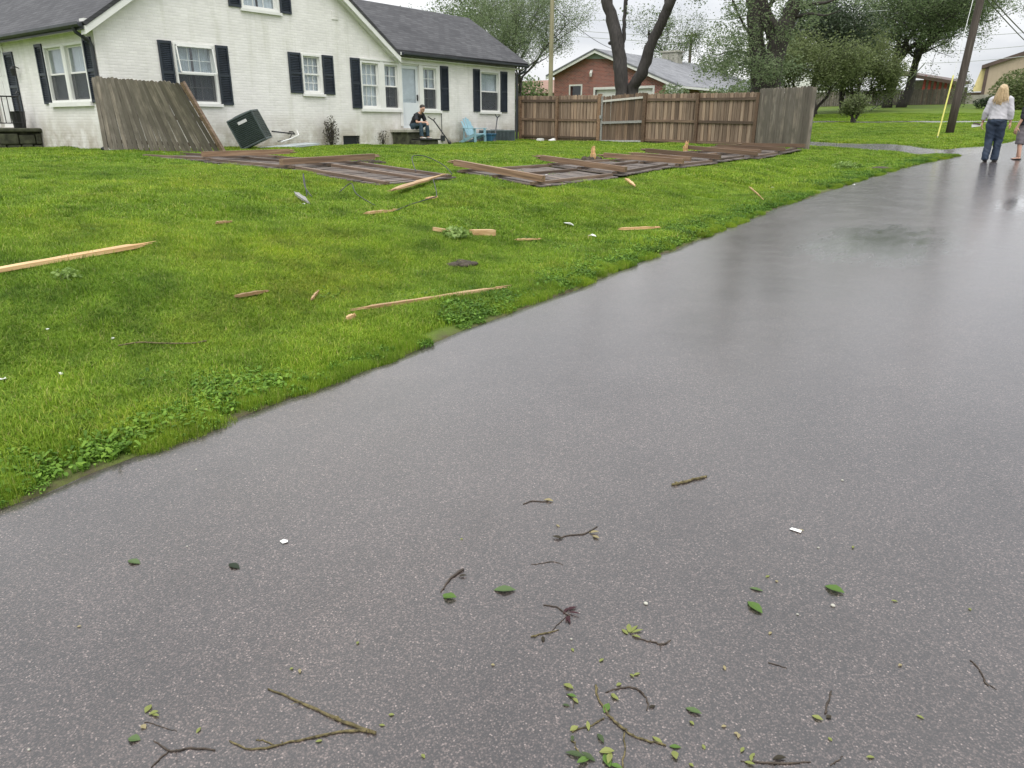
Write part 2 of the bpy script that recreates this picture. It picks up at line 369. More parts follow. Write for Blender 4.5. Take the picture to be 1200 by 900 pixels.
def asphalt_mat(name, tint=(1, 1, 1), wet=True):
    m, N, L, b = nodes(name)
    g = N.new('ShaderNodeNewGeometry'); P = g.outputs['Position']
    v = N.new('ShaderNodeTexVoronoi'); v.inputs['Scale'].default_value = 215; L.new(P, v.inputs['Vector'])
    v2 = N.new('ShaderNodeTexVoronoi'); v2.inputs['Scale'].default_value = 125; L.new(P, v2.inputs['Vector'])
    s = N.new('ShaderNodeSeparateColor'); L.new(v.outputs['Color'], s.inputs[0])
    s2 = N.new('ShaderNodeSeparateColor'); L.new(v2.outputs['Color'], s2.inputs[0])
    c = ramp(N, L, s.outputs[0], [(0, (.018, .016, .016)), (.35, (.045, .041, .040)), (.65, (.088, .079, .075)), (.88, (.15, .137, .128)), (.975, (.25, .235, .22)), (1, (.44, .42, .395))])
    c = mixc(N, L, ramp(N, L, v.outputs['Distance'], [(.35, (0, 0, 0)), (.75, (.8, .8, .8))]), c, (.018, .017, .017))
    st = ramp(N, L, s2.outputs[1], [(.86, (0, 0, 0)), (.9, (.8, .8, .8))])
    c = mixc(N, L, math_(N, L, 'MULTIPLY', st, ramp(N, L, v2.outputs['Distance'], [(.3, (1, 1, 1)), (.5, (0, 0, 0))])), c, ramp(N, L, s2.outputs[2], [(0, (.10, .085, .075)), (.6, (.15, .135, .125)), (1, (.26, .245, .23))]))
    n = noise(N, L, P, .35, 5, .6); n2 = noise(N, L, P, 2.2, 6, .6)
    c = mixc(N, L, 1.0, c, ramp(N, L, n, [(.3, (.84, .82, .84)), (.7, (1.14, 1.1, 1.1))]), 'MULTIPLY')
    c = mixc(N, L, 1.0, c, ramp(N, L, n2, [(.3, (.86, .86, .86)), (.7, (1.1, 1.1, 1.1))]), 'MULTIPLY')
    tv = N.new('ShaderNodeVectorMath'); tv.operation = 'MULTIPLY'; L.new(P, tv.inputs[0]); tv.inputs[1].default_value = (1.5, .06, 1)
    c = mixc(N, L, 1.0, c, ramp(N, L, noise(N, L, tv.outputs[0], 1.0, 4, .6), [(.3, (.84, .84, .85)), (.7, (1.14, 1.13, 1.12))]), 'MULTIPLY')      # wear in the wheel tracks
    c = mixc(N, L, ramp(N, L, noise(N, L, P, 1.3, 7, .7), [(.60, (0, 0, 0)), (.72, (.5, .5, .5))]), c, mixc(N, L, 1.0, c, (.62, .6, .58), 'MULTIPLY'))      # stains
    c = mixc(N, L, 1.0, c, tint, 'MULTIPLY')
    L.new(c, b.inputs['Base Color']); b.inputs['Specular IOR Level'].default_value = .5
    # rain film: patchy; shallow standing water in the wheel tracks
    sp = N.new('ShaderNodeVectorMath'); sp.operation = 'MULTIPLY'; L.new(P, sp.inputs[0]); sp.inputs[1].default_value = (1.1, .32, 1)
    w1 = noise(N, L, sp.outputs[0], .9, 5, .55)
    sx = N.new('ShaderNodeSeparateXYZ'); L.new(P, sx.inputs[0]); pud = None
    for (cx, cy_, rx, ry) in PUDDLES:      # shallow dips where rain stands
        ex = math_(N, L, 'POWER', math_(N, L, 'ABSOLUTE', math_(N, L, 'DIVIDE', math_(N, L, 'SUBTRACT', sx.outputs[0], cx), rx)), 2.0)
        ey = math_(N, L, 'POWER', math_(N, L, 'ABSOLUTE', math_(N, L, 'DIVIDE', math_(N, L, 'SUBTRACT', sx.outputs[1], cy_), ry)), 2.0)
        g_ = math_(N, L, 'SUBTRACT', 1.0, math_(N, L, 'ADD', ex, ey)); pud = g_ if pud is None else math_(N, L, 'MAXIMUM', pud, g_)
    wn = noise(N, L, sp.outputs[0], 5.5, 6, .7)
    wk = math_(N, L, 'ADD', pud, math_(N, L, 'MULTIPLY', math_(N, L, 'SUBTRACT', wn, .5), 2.6))
    wetk = ramp(N, L, wk, [(.0, (0, 0, 0)), (1.0, (1, 1, 1))])
    c = mixc(N, L, wetk, c, mixc(N, L, 1.0, c, (.2, .2, .2), 'MULTIPLY')); L.new(c, b.inputs['Base Color'])
    rg = ramp(N, L, n2, [(.3, (.34,)*3), (.7, (.50,)*3)])
    L.new(mixc(N, L, wetk, rg, (.12, .12, .12)), b.inputs['Roughness'])
    L.new(mixc(N, L, wetk, ramp(N, L, n2, [(.3, (.8,)*3), (.7, (1.0,)*3)]), (1, 1, 1)), b.inputs['Coat Weight']); L.new(mixc(N, L, wetk, ramp(N, L, n2, [(.3, (.15,)*3), (.7, (.22,)*3)]), (.09, .09, .09)), b.inputs['Coat Roughness']); b.inputs['Coat IOR'].default_value = 1.58
    h = math_(N, L, 'ADD', math_(N, L, 'MULTIPLY', v.outputs['Distance'], -1.0), math_(N, L, 'MULTIPLY', v2.outputs['Distance'], -.6))
    bn = N.new('ShaderNodeBump'); bn.inputs['Distance'].default_value = .0035
    L.new(mixc(N, L, wetk, (.45, .45, .45), (.08, .08, .08)), bn.inputs['Strength']); L.new(h, bn.inputs['Height']); L.new(bn.outputs[0], b.inputs['Normal'])
    cn = N.new('ShaderNodeBump'); cn.inputs['Distance'].default_value = .0035; L.new(mixc(N, L, wetk, (.055, .055, .055), (.015, .015, .015)), cn.inputs['Strength']); L.new(h, cn.inputs['Height']); L.new(cn.outputs[0], b.inputs['Coat Normal'])
    return m
M_ground = grass_ground_mat(); M_asph = asphalt_mat('wet_asphalt', (.70, .60, .57)); M_drive = asphalt_mat('driveway_gravelly_asphalt', (1.25, 1.22, 1.15))

def sheet(name, us, ys, fx, fz, mat, att=None):
    X = np.array([[fx(u, y) for u in us] for y in ys]); Yv = np.array([[y]*len(us) for y in ys])
    Z = fz(X, Yv, np.array([us]*len(ys)))
    nv = len(us); verts = np.stack([X, Yv, Z], -1).reshape(-1, 3)
    faces = [(j*nv+i, j*nv+i+1, (j+1)*nv+i+1, (j+1)*nv+i) for j in range(len(ys)-1) for i in range(nv-1)]
    me = bpy.data.meshes.new(name); me.from_pydata(verts.tolist(), [], faces); me.materials.append(mat)
    me.polygons.foreach_set('use_smooth', [True]*len(faces))
    if att is not None:
        a = me.attributes.new('edge', 'FLOAT', 'POINT'); a.data.foreach_set('value', np.array([[att(u) for u in us]]*len(ys)).ravel())
    me.update(); o = bpy.data.objects.new(name, me); COL.objects.link(o); return o
ys = np.concatenate([[-300, -150, -80, -50, -30, -20, -12, -8], np.arange(-6, 34, .35), np.arange(34, 90, 1.5), [95, 105, 120, 150, 200, 300, 500, 900]])
def fold(u):   # columns keep following the road near it, fade to straight far away
    return 1.0
us_l = np.concatenate([[-700, -400, -250, -150, -100, -70, -50], np.arange(-40, -14, 1.0), np.arange(-14, -2, .35), np.arange(-2, -.15, .12), [-.15, -.1, -.06, -.03, 0, .03, .08]])
us_r = np.concatenate([[ROAD_R-.08, ROAD_R-.03, ROAD_R, ROAD_R+.1, ROAD_R+.3, ROAD_R+.8, ROAD_R+1.6, ROAD_R+3], np.arange(ROAD_R+5, 40, 3), [60, 100, 200, 400, 700]])
us = np.concatenate([us_l, [.3, 2, 4, 5], us_r])
def gfz(X, Y, U):
    z = gz(X, Y)
    under = np.clip(np.minimum(U, ROAD_R-U)/.08, 0, 1)*.06
    side = np.clip((U-ROAD_R)/6, 0, 1)*.25
    y0, y1 = in_drive(X, Y)
    dv = np.clip(np.minimum(Y-y0, y1-Y)/.3, 0, 1)*((X > -22) & (U < 0))*.03
    return z - under + side - dv
ground = sheet('ground', us, ys, lambda u, y: float(xe(y))+u, gfz, M_ground, lambda u: max(0, 1-abs(u)/.16) if u < 1 else 0)
struct(ground)
ru = np.concatenate([[0, .02, .06, .12, .25, .5], np.linspace(1, ROAD_R-1, 12), [ROAD_R-.5, ROAD_R-.2, ROAD_R-.06, ROAD_R]])
def rfz(X, Y, U):
    crown = .012*(1-((U-ROAD_R/2)/(ROAD_R/2))**2)
    rag = np.where(U < .03, -.012, 0)
    return zr(Y) + .006 + crown + rag
def rfx(u, y):
    e = float(xe(y))
    if u < .3: e += (1-u/.3)*(.025*math.sin(y*2.7)+.02*math.sin(y*6.1+1)+.015*math.sin(y*13.3))
    return e+u
road = struct(sheet('road', ru, np.concatenate([[-60, -30, -15, -8], np.arange(-5, 60, .25)]), rfx, rfz, M_asph))
# driveway and far lane
def strip(name, pts, mat, lift):
    mb = MB(); n = len(pts); vs = []
    for (x, y0, y1) in pts:
        for k in range(6):
            y = y0+(y1-y0)*k/5; vs.append((x, y, float(gz(x, y)) + lift - (.02 if k in (0, 5) else 0)))
    mb.add(vs, [(i*6+k, i*6+k+1, (i+1)*6+k+1, (i+1)*6+k) for i in range(n-1) for k in range(5)])
    o = mb.build(name, mat, smooth=True); return struct(o)
dp = []
for x in np.arange(-2.6, -22, -.5):
    y0, y1 = in_drive(np.array(x), 0); dp.append((x, float(y0)+.08*math.sin(x*3), float(y1)+.08*math.sin(x*2+1)))
for k in range(len(dp)): pass
strip('driveway', dp, M_drive, .008)
strip('far_lane', [(x, 47.4+.02*x, 48.7+.02*x) for x in np.arange(3.2, -34, -1.0)], M_drive, .03)

# ------------------------------------------------------------------ grass and roadside weeds (stuff, instanced patches)
def grass_mat(name, weed=False):
    m, N, L, b = nodes(name)
    a = N.new('ShaderNodeAttribute'); a.attribute_name = 'rnd'
    g = N.new('ShaderNodeNewGeometry'); P = g.outputs['Position']
    n1 = noise(N, L, P, .45, 4); n2 = noise(N, L, P, 2.4, 5, .6)
    if weed: c = ramp(N, L, a.outputs['Fac'], [(0, (.065, .14, .018)), (.5, (.12, .24, .028)), (1, (.22, .37, .06))])
    else: c = ramp(N, L, a.outputs['Fac'], [(0, (.11, .21, .016)), (.45, (.19, .315, .026)), (.82, (.28, .40, .045)), (.96, (.36, .41, .08)), (1, (.46, .42, .18))])
    c = mixc(N, L, 1.0, c, ramp(N, L, n1, [(.32, (.72, .80, .75)), (.5, (1, 1, 1)), (.68, (1.18, 1.08, .9))]), 'MULTIPLY')
    c = mixc(N, L, 1.0, c, ramp(N, L, n2, [(.34, (.60, .66, .65)), (.5, (.96, .97, .95)), (.68, (1.18, 1.14, 1.0))]), 'MULTIPLY')
    n4 = noise(N, L, P, .9, 6, .7); c = mixc(N, L, ramp(N, L, n4, [(.56, (0, 0, 0)), (.72, (.38, .38, .38))]), c, (.125, .12, .035))
    L.new(c, b.inputs['Base Color']); b.inputs['Roughness'].default_value = .55; b.inputs['Specular IOR Level'].default_value = .2
    t = N.new('ShaderNodeBsdfTranslucent'); L.new(c, t.inputs[0]); mx = N.new('ShaderNodeMixShader'); mx.inputs[0].default_value = .35
    L.new(b.outputs[0], mx.inputs[1]); L.new(t.outputs[0], mx.inputs[2]); o = [n for n in N if n.type == 'OUTPUT_MATERIAL'][0]; L.new(mx.outputs[0], o.inputs[0])
    return m
M_grass = grass_mat('grass_blades'); M_weed = grass_mat('roadside_weed_leaves', True)
def patch(seed, nbl, R, h0, h1, wd, mat, kind='grass'):
    r = random.Random(seed); V = []; Fc = []; rn = []
    for _ in range(nbl):
        q = R*math.sqrt(r.random()); t = r.random()*6.283; x, y = q*math.cos(t), q*math.sin(t)
        th = r.random()*6.283; dx, dy = math.cos(th), math.sin(th); b = len(V); c = r.random()
        if kind == 'grass':
            h = r.uniform(h0, h1)*(1.25-.5*q/R); ln = h*r.uniform(.15, .9); wv = wd*r.uniform(.7, 1.3)
            sx, sy_ = -dy*wv/2, dx*wv/2
            V += [(x-sx, y-sy_, -.02), (x+sx, y+sy_, -.02), (x+dx*ln*.35+sx*.8, y+dy*ln*.35+sy_*.8, h*.62), (x+dx*ln*.35-sx*.8, y+dy*ln*.35-sy_*.8, h*.62), (x+dx*ln, y+dy*ln, h*(1-.25*ln/h))]
            Fc += [(b, b+1, b+2, b+3), (b+3, b+2, b+4)]; rn += [c, c]
        else:
            h = r.uniform(h0, h1); s = r.uniform(.6, 1.3)*wd; tilt = r.uniform(-.5, .7)
            cx, cy_ = x+dx*s*.6, y+dy*s*.6
            ring = []
            for k in range(6):
                a = k*math.pi/3; u = math.cos(a)*s; v = math.sin(a)*s*.62
                ring.append((cx+dx*u-dy*v, cy_+dy*u+dx*v, h+tilt*u+abs(v)*.35))
            V += ring + [(x, y, -.01)]
            Fc += [tuple(b+k for k in range(6)), (b+6, b+3, b+2), ]; rn += [c, c*.7]
    me = bpy.data.meshes.new('grass_patch'); me.from_pydata(V, [], Fc); me.materials.append(mat)
    a = me.attributes.new('rnd', 'FLOAT', 'FACE'); a.data.foreach_set('value', rn); me.update()
    return bpy.data.objects.new('grass_patch', me)
def scatter(name, protos, P, Rt, Sc, Ix):
    me = bpy.data.meshes.new(name); me.from_pydata(P, [], [])
    a = me.attributes.new('rot', 'FLOAT_VECTOR', 'POINT'); a.data.foreach_set('vector', np.array(Rt, dtype=np.float32).ravel())
    a = me.attributes.new('scl', 'FLOAT_VECTOR', 'POINT'); a.data.foreach_set('vector', np.array(Sc, dtype=np.float32).ravel())
    a = me.attributes.new('idx', 'INT', 'POINT'); a.data.foreach_set('value', np.array(Ix, dtype=np.int32))
    o = bpy.data.objects.new(name, me); COL.objects.link(o)
    ng = bpy.data.node_groups.new(name+'_nodes', 'GeometryNodeTree')
    ng.interface.new_socket('Geometry', in_out='INPUT', socket_type='NodeSocketGeometry'); ng.interface.new_socket('Geometry', in_out='OUTPUT', socket_type='NodeSocketGeometry')
    n = ng.nodes; l = ng.links; gi = n.new('NodeGroupInput'); go = n.new('NodeGroupOutput')
    iop = n.new('GeometryNodeInstanceOnPoints'); l.new(gi.outputs[0], iop.inputs['Points'])
    jn = n.new('GeometryNodeJoinGeometry')
    for p in reversed(protos):
        oi = n.new('GeometryNodeObjectInfo'); oi.inputs['Object'].default_value = p; oi.inputs['As Instance'].default_value = False
        g2 = n.new('GeometryNodeGeometryToInstance'); l.new(oi.outputs['Geometry'], g2.inputs[0]); l.new(g2.outputs[0], jn.inputs[0])
    l.new(jn.outputs[0], iop.inputs['Instance']); iop.inputs['Pick Instance'].default_value = True
    def na(nm, t):
        a = n.new('GeometryNodeInputNamedAttribute'); a.data_type = t; a.inputs[0].default_value = nm; return a.outputs[0]
    l.new(na('idx', 'INT'), iop.inputs['Instance Index']); l.new(na('scl', 'FLOAT_VECTOR'), iop.inputs['Scale'])
    er = n.new('FunctionNodeEulerToRotation'); l.new(na('rot', 'FLOAT_VECTOR'), er.inputs[0]); l.new(er.outputs[0], iop.inputs['Rotation'])
    l.new(iop.outputs[0], go.inputs[0])
    md = o.modifiers.new('scatter', 'NODES'); md.node_group = ng
    return struct(o, 'stuff')
pr = [patch(k, 420, .20, .032, .062, .0042, M_grass) for k in range(4)] + [patch(10+k, 300, .20, .025, .055, .0075, M_grass) for k in range(3)] + [patch(20+k, 90, .16, .012, .05, .016, M_weed, 'weed') for k in range(3)]
r = random.Random(3); nr = np.random.RandomState(5)
GP = []; GR = []; GS = []; GI = []; WP = []; WR = []; WS = []; WI = []
def normal_rot(x, y, rz):
    e = .15; gx = (float(gz(x+e, y))-float(gz(x-e, y)))/(2*e); gy = (float(gz(x, y+e))-float(gz(x, y-e)))/(2*e)
    nrm = Vector((-gx, -gy, 1)).normalized(); q = Vector((0, 0, 1)).rotation_difference(nrm) @ Euler((0, 0, rz)).to_quaternion()
    return tuple(q.to_euler())
def blocked(x, y):
    if x < -19.98 and 9.3 < y < 26: return True
    if x < -23.3 and 8.0 < y < 9.4: return True
    if -8.3 < x < -6.55 and 9.15 < y < 21.5: return True      # under the fallen fence panels
    if -15.2 < x < -7.75 and 7.2 < y + (x+11.5)*.05 < 9.1: return True
    if 46.3 < y - .02*x < 48.9: return True
    if -22 < x < -2.6:
        y0, y1 = in_drive(np.array(x), 0)
        if y0-.02 < y < y1+.02: return True
    return False
def visible(x, y, z):
    v = np.array([x, y, z])-CAM; d = v @ FWD
    return d > .3 and abs(v @ RIGHT)/d < .76 and -.60 < (v @ UP)/d < .56
def zone(n, xr_, yr_, dmin, dmax, kinds, sxy, sz):
    X = nr.uniform(*xr_, n); Y = nr.uniform(*yr_, n); D = np.hypot(X, Y); E = xe(Y)-X; Zv = gz(X, Y)
    for x, y, d, e, z in zip(X, Y, D, E, Zv):
        if not (dmin <= d < dmax) or e < .03 or not visible(x, y, z) or blocked(x, y): continue
        if e < .24 and math.sin(y*1.9)+math.sin(y*4.7+2)+.6*math.sin(y*11) > .75: continue      # bare dirt at the road edge
        s = sxy*r.uniform(.85, 1.2)
        if e < .3: s = min(s, 1.0)*(.35 if e < .1 else .6)
        GP.append((x, y, z)); GR.append(normal_rot(x, y, r.random()*6.28)); GS.append((s, s, sz*r.uniform(.75, 1.3)*(r.uniform(.9, 1.35) if e < .7 else 1)*(1.4 if r.random() < .05 else 1))); GI.append(r.choice(kinds))
zone(9500, (-9, -3.2), (0, 9), 0, 8, [0, 1, 2, 3, 0, 1, 2, 3], 1.0, .88)
zone(9000, (-16, -3), (0, 16), 8, 14, [0, 1, 2, 4, 5, 6], 1.25, 1.05)
zone(11000, (-32, -2.5), (2, 32), 14, 26, [4, 5, 6], 1.6, 1.1)
zone(12000, (-26, -1), (22, 60), 26, 62, [4, 5, 6], 2.3, 1.3)
for _ in range(3400):
    y = r.uniform(-.5, 30)**1.0; e = abs(r.gauss(.12, .3)) + .02; x = float(xe(y)) - e
    z = float(gz(x, y))
    clump = math.sin(y*1.3)+math.sin(y*3.1+1)+math.sin(y*.6+2)+(.8 if y > 3.2 else -1.1)
    if clump < -.5 + (e-.3)*1.5 or not visible(x, y, z) or blocked(x, y): continue
    s = r.uniform(.4, .9)*(.45 if e < .12 else 1)
    GP.append((x, y, z)); GR.append(normal_rot(x, y, r.random()*6.28)); GS.append((s, s, s*r.uniform(.9, 1.5))); GI.append(r.choice([7, 8, 9]))
for _ in range(700):      # broad-leaf weeds mixed into the lawn
    x = r.uniform(-12, -3.6); y = r.uniform(.5, 14); z = float(gz(x, y))
    if x > xe(y)-.3 or not visible(x, y, z) or math.sin(x*1.9+y)+math.sin(y*2.3-x) < .6: continue
    s = r.uniform(.5, .9); GP.append((x, y, z)); GR.append(normal_rot(x, y, r.random()*6.28)); GS.append((s, s, s)); GI.append(r.choice([7, 8, 9]))
for _ in range(1100):     # thin fringe of blades hanging over the road edge
    y = r.uniform(-.5, 1)*0 + 30*r.random()**1.6; x = float(xe(y)) - r.uniform(-.03, .10); z = float(gz(x, y))+.004
    if not visible(x, y, z) or blocked(x, y) or math.sin(y*5)+math.sin(y*2.2+1)+math.sin(y*.9) < -.1 or math.sin(y*1.9)+math.sin(y*4.7+2)+.6*math.sin(y*11) > .75: continue
    s = r.uniform(.25, .45); GP.append((x, y, z)); GR.append(normal_rot(x-.2, y, r.random()*6.28)); GS.append((s, s, r.uniform(.5, 1.2))); GI.append(r.choice([0, 1, 2, 3, 7]))
scatter('grass', pr, GP, GR, GS, GI)
print('grass patches', len(GP))
# ------------------------------------------------------------------ the white painted brick house
def cut(ob, boxes):
    """cut openings out of a wall"""
    mb = MB()
    for bx in boxes: mb.bx(*bx)
    c = bpy.data.objects.new('cutter', mb.mesh('cutter', M_white)); COL.objects.link(c)
    if ob.parent: c.location = ORI[ob.name] * 0 - ORI[ob.name]; c.parent = ob.parent
    md = ob.modifiers.new('cut', 'BOOLEAN'); md.object = c; md.operation = 'DIFFERENCE'; md.solver = 'EXACT'
    bpy.context.view_layer.update(); dg = bpy.context.evaluated_depsgraph_get()
    me = bpy.data.meshes.new_from_object(ob.evaluated_get(dg)); ob.modifiers.clear(); old = ob.data; nm = old.name; ob.data = me
    bpy.data.meshes.remove(old); me.name = nm; bpy.data.objects.remove(c)
XW, YF = -20.0, 9.3            # road-side wall plane, front wall plane
house = thing('white_brick_house', (-23, 15, .85), 'white painted brick house with navy shutters and a steep dark shingle roof', 'house')
wall = MB().prism([(YF, .55), (25.95, .55), (25.95, 3.86), (18.93, 3.86), (14.13, 7.15), (YF, 3.86)], 'x', XW-.25, XW).build('wall', M_brickX, house)
W1 = (11.28, 12.46, 2.07, 3.56); W2 = (15.35, 16.08, 2.44, 3.57); W0 = (13.48, 14.70, 4.60, 6.05)
WA = (17.66, 18.50, 2.05, 3.52); WB = (18.66, 19.38, 2.05, 3.52); DR = (19.50, 20.36, 1.44, 3.51); WC = (20.52, 21.30, 2.05, 3.52); WD = (23.72, 24.92, 2.05, 3.55)
VT = (16.76, 17.48, .86, 1.2)
cut(wall, [(XW-.4, XW+.2, a, b, c, d) for a, b, c, d in (W1, W2, W0, WA, WB, DR, WC, WD, VT)])
front = MB().prism([(-31, .55), (XW-.252, .55), (XW-.252, 3.86), (-31, 3.86)], 'y', YF, YF+.25).build('wall', M_brickY, house)
FW = (-22.92, -20.62, 2.07, 3.46); FD = (-26.85, -25.68, 1.44, 3.5)
cut(front, [(a, b, YF-.2, YF+.4, c, d) for a, b, c, d in (FW, FD)])
MB().bx(-27, XW-.252, 25.70, 25.948, .55, 3.86).build('wall', M_brickY, house)
MB().prism([(-27, 3.862), (-19.99, 3.862), (-22.85, 5.65)], 'y', 25.70, 25.948).build('wall', M_brickY, house)
# near-black sheets put in for the unlit rooms behind the openings
MB().bx(-22.8, -22.7, 9.7, 25.5, .9, 3.8).build('dark_room_sheet', M_dark, house)
MB().bx(-30.5, -22.85, 11.4, 11.5, .9, 3.8).build('dark_room_sheet', M_dark, house)

def frame_map(side):
    # local (u along the wall, v up, n outward) to world
    if side == 'x': return lambda u, v, n: Vector((XW+n, u, v))
    return lambda u, v, n: Vector((u, YF-n, v))
def lbox(mb, fm, u0, u1, v0, v1, n0, n1, mi=0):
    a = fm(u0, v0, n0); b = fm(u1, v1, n1); mb.bx(min(a.x, b.x), max(a.x, b.x), min(a.y, b.y), max(a.y, b.y), min(a.z, b.z), max(a.z, b.z), mi)
def glass_mat():
    m, N, L, b = nodes('window_glass')
    o = [n for n in N if n.type == 'OUTPUT_MATERIAL'][0]
    t = N.new('ShaderNodeBsdfTransparent'); t.inputs[0].default_value = (.86, .89, .9, 1); gl = N.new('ShaderNodeBsdfGlossy'); gl.inputs['Roughness'].default_value = .02
    lw = N.new('ShaderNodeLayerWeight'); lw.inputs[0].default_value = .5      # Schlick reflectance, the same from both sides
    nz = noise(N, L, coords(N, L), 2.5, 2); bp = N.new('ShaderNodeBump'); bp.inputs['Strength'].default_value = .08; bp.inputs['Distance'].default_value = .02; L.new(nz, bp.inputs['Height']); L.new(bp.outputs[0], gl.inputs['Normal'])
    k = math_(N, L, 'ADD', math_(N, L, 'MULTIPLY', math_(N, L, 'POWER', lw.outputs['Facing'], 4.0), .85), .06); mx = N.new('ShaderNodeMixShader'); L.new(k, mx.inputs[0]); L.new(t.outputs[0], mx.inputs[1]); L.new(gl.outputs[0], mx.inputs[2]); L.new(mx.outputs[0], o.inputs[0])
    return m
def screen_mat():
    m, N, L, b = nodes('screen_mesh'); o = [n for n in N if n.type == 'OUTPUT_MATERIAL'][0]
    b.inputs['Base Color'].default_value = (.055, .06, .07, 1); b.inputs['Roughness'].default_value = .55
    t = N.new('ShaderNodeBsdfTransparent'); mx = N.new('ShaderNodeMixShader')
    n = noise(N, L, coords(N, L), 400, 2); L.new(ramp(N, L, n, [(.3, (.35,)*3), (.7, (.6,)*3)]), mx.inputs[0])
    L.new(t.outputs[0], mx.inputs[1]); L.new(b.outputs[0], mx.inputs[2]); L.new(mx.outputs[0], o.inputs[0]); return m
M_glass = glass_mat(); M_scr = screen_mat()
def window(parent, side, w, cols, rows, curtain=True, screen=True, blind=False, open_sash=False, label=None, sill=True):
    fm = frame_map(side); u0, u1, v0, v1 = w; t = .055
    fr = MB()
    lbox(fr, fm, u0, u0+t, v0, v1, -.16, .022); lbox(fr, fm, u1-t, u1, v0, v1, -.16, .022)
    lbox(fr, fm, u0+t, u1-t, v1-t, v1, -.16, .022); lbox(fr, fm, u0+t, u1-t, v0, v0+t, -.16, .022)
    wn = fr.build('window', M_white, parent, label=label)
    if sill:
        s = MB(); lbox(s, fm, u0-.06, u1+.06, v0-.075, v0-.002, -.02, .075); s.build('sill', M_white, wn)
    a0, a1, b0, b1 = u0+t, u1-t, v0+t, v1-t; vm = (b0+b1)/2
    for k, (c0, c1, n0) in enumerate(((b0, vm+.02, -.135), (vm-.02, b1, -.095))):
        sh = MB(); st = .045
        lbox(sh, fm, a0, a0+st, c0, c1, n0, n0+.035); lbox(sh, fm, a1-st, a1, c0, c1, n0, n0+.035)
        lbox(sh, fm, a0+st, a1-st, c0, c0+st, n0, n0+.035); lbox(sh, fm, a0+st, a1-st, c1-st, c1, n0, n0+.035)
        sh.build('sash', M_white, wn)
        p0, p1, q0, q1 = a0+st, a1-st, c0+st, c1-st
        for i in range(1, cols):
            uu = p0+(p1-p0)*i/cols; mt = MB(); lbox(mt, fm, uu-.009, uu+.009, q0, q1, n0+.004, n0+.03); mt.build('muntin', M_white, wn)
        for j in range(1, rows):
            vv = q0+(q1-q0)*j/rows; mt = MB(); lbox(mt, fm, p0, p1, vv-.009, vv+.009, n0+.006, n0+.028); mt.build('muntin', M_white, wn)
        for i in range(cols):
            for j in range(rows):
                pn = MB(); g = .010
                lbox(pn, fm, p0+(p1-p0)*i/cols+(g if i else 0), p0+(p1-p0)*(i+1)/cols-(g if i < cols-1 else 0), q0+(q1-q0)*j/rows+(g if j else 0), q0+(q1-q0)*(j+1)/rows-(g if j < rows-1 else 0), n0+.014, n0+.02)
                pn.build('pane', M_glass, wn)
    if screen:
        s = MB(); lbox(s, fm, a0, a1, b0, vm, -.052, -.048); s.build('screen', M_scr, wn)
        s = MB(); lbox(s, fm, a0, a1, vm-.02, vm+.004, -.062, -.04); s.build('screen_rail', M_white, wn)
    if curtain:
        c = MB(); n = 40; top = b1; bot = b0-.02
        for half in ((a0-.02, a0+(a1-a0)*.47), (a0+(a1-a0)*.53, a1+.02)) if not blind else ((a0-.02, a1+.02),):
            vs = []
            for i in range(n+1):
                u = half[0]+(half[1]-half[0])*i/n; d = -.175+.014*math.sin(i*1.35)+.008*math.sin(i*.6+1)
                for vv in (bot, top): vs.append(fm(u, vv, d))
            c.add(vs, [(2*i, 2*i+2, 2*i+3, 2*i+1) for i in range(n)])
        c.build('curtain', M_curtain, wn, smooth=True)
    if open_sash:     # storm pane swung out, hinged at the top
        s = MB(); ang = rad(9); H = b1-vm
        def q(u, h, k): return fm(u, b1-h*math.cos(ang), .03+h*math.sin(ang)+k)
        for (ua, ub, ha, hb) in ((a0, a0+.035, 0, H), (a1-.035, a1, 0, H), (a0, a1, 0, .035), (a0, a1, H-.035, H)):
            s.add([q(u, h, k) for k in (0, .02) for h in (ha, hb) for u in (ua, ub)], [(0, 1, 3, 2), (4, 6, 7, 5), (0, 4, 5, 1), (2, 3, 7, 6), (0, 2, 6, 4), (1, 5, 7, 3)])
        s.build('storm_sash', M_white, wn)
        s = MB(); s.add([q(a0+.03, .03, .01), q(a1-.03, .03, .01), q(a1-.03, H-.03, .01), q(a0+.03, H-.03, .01)], [(0, 1, 2, 3)]); s.build('pane', M_glass, wn)
    return wn
def shutter(parent, side, u0, u1, v0, v1):
    fm = frame_map(side); s = MB(); e = .05; n0, n1 = .006, .042
    lbox(s, fm, u0, u0+e, v0, v1, n0, n1); lbox(s, fm, u1-e, u1, v0, v1, n0, n1)
    for va, vb in ((v0, v0+.07), (v1-.07, v1), ((v0+v1)/2-.035, (v0+v1)/2+.035)): lbox(s, fm, u0+e, u1-e, va, vb, n0, n1-.002)
    v = v0+.08
    while v < v1-.09:
        if abs(v-(v0+v1)/2) > .05:
            a = fm(u0+e, v, n0+.004); b = fm(u1-e, v, n0+.004); dn = fm(0, 0, .026)-fm(0, 0, 0); up = Vector((0, 0, -.03))
            s.add([a, b, b+dn+up, a+dn+up], [(0, 1, 2, 3)])
        v += .045
    lbox(s, fm, u0+e, u1-e, v0+.07, v1-.07, n0-.002, n0+.002)
    return s.build('shutter', M_shut, parent)
window(house, 'x', W1, 3, 2, True, True, open_sash=True)
shutter(house, 'x', 10.87, 11.24, 2.05, 3.58); shutter(house, 'x', 12.50, 12.87, 2.05, 3.58)
window(house, 'x', W2, 3, 2, True, False, True)
shutter(house, 'x', 14.86, 15.31, 2.44, 3.58); shutter(house, 'x', 16.12, 16.54, 2.44, 3.58)
window(house, 'x', W0, 3, 2, True, False)
shutter(house, 'x', 13.06, 13.44, 4.60, 6.06); shutter(house, 'x', 14.74, 15.12, 4.60, 6.06)
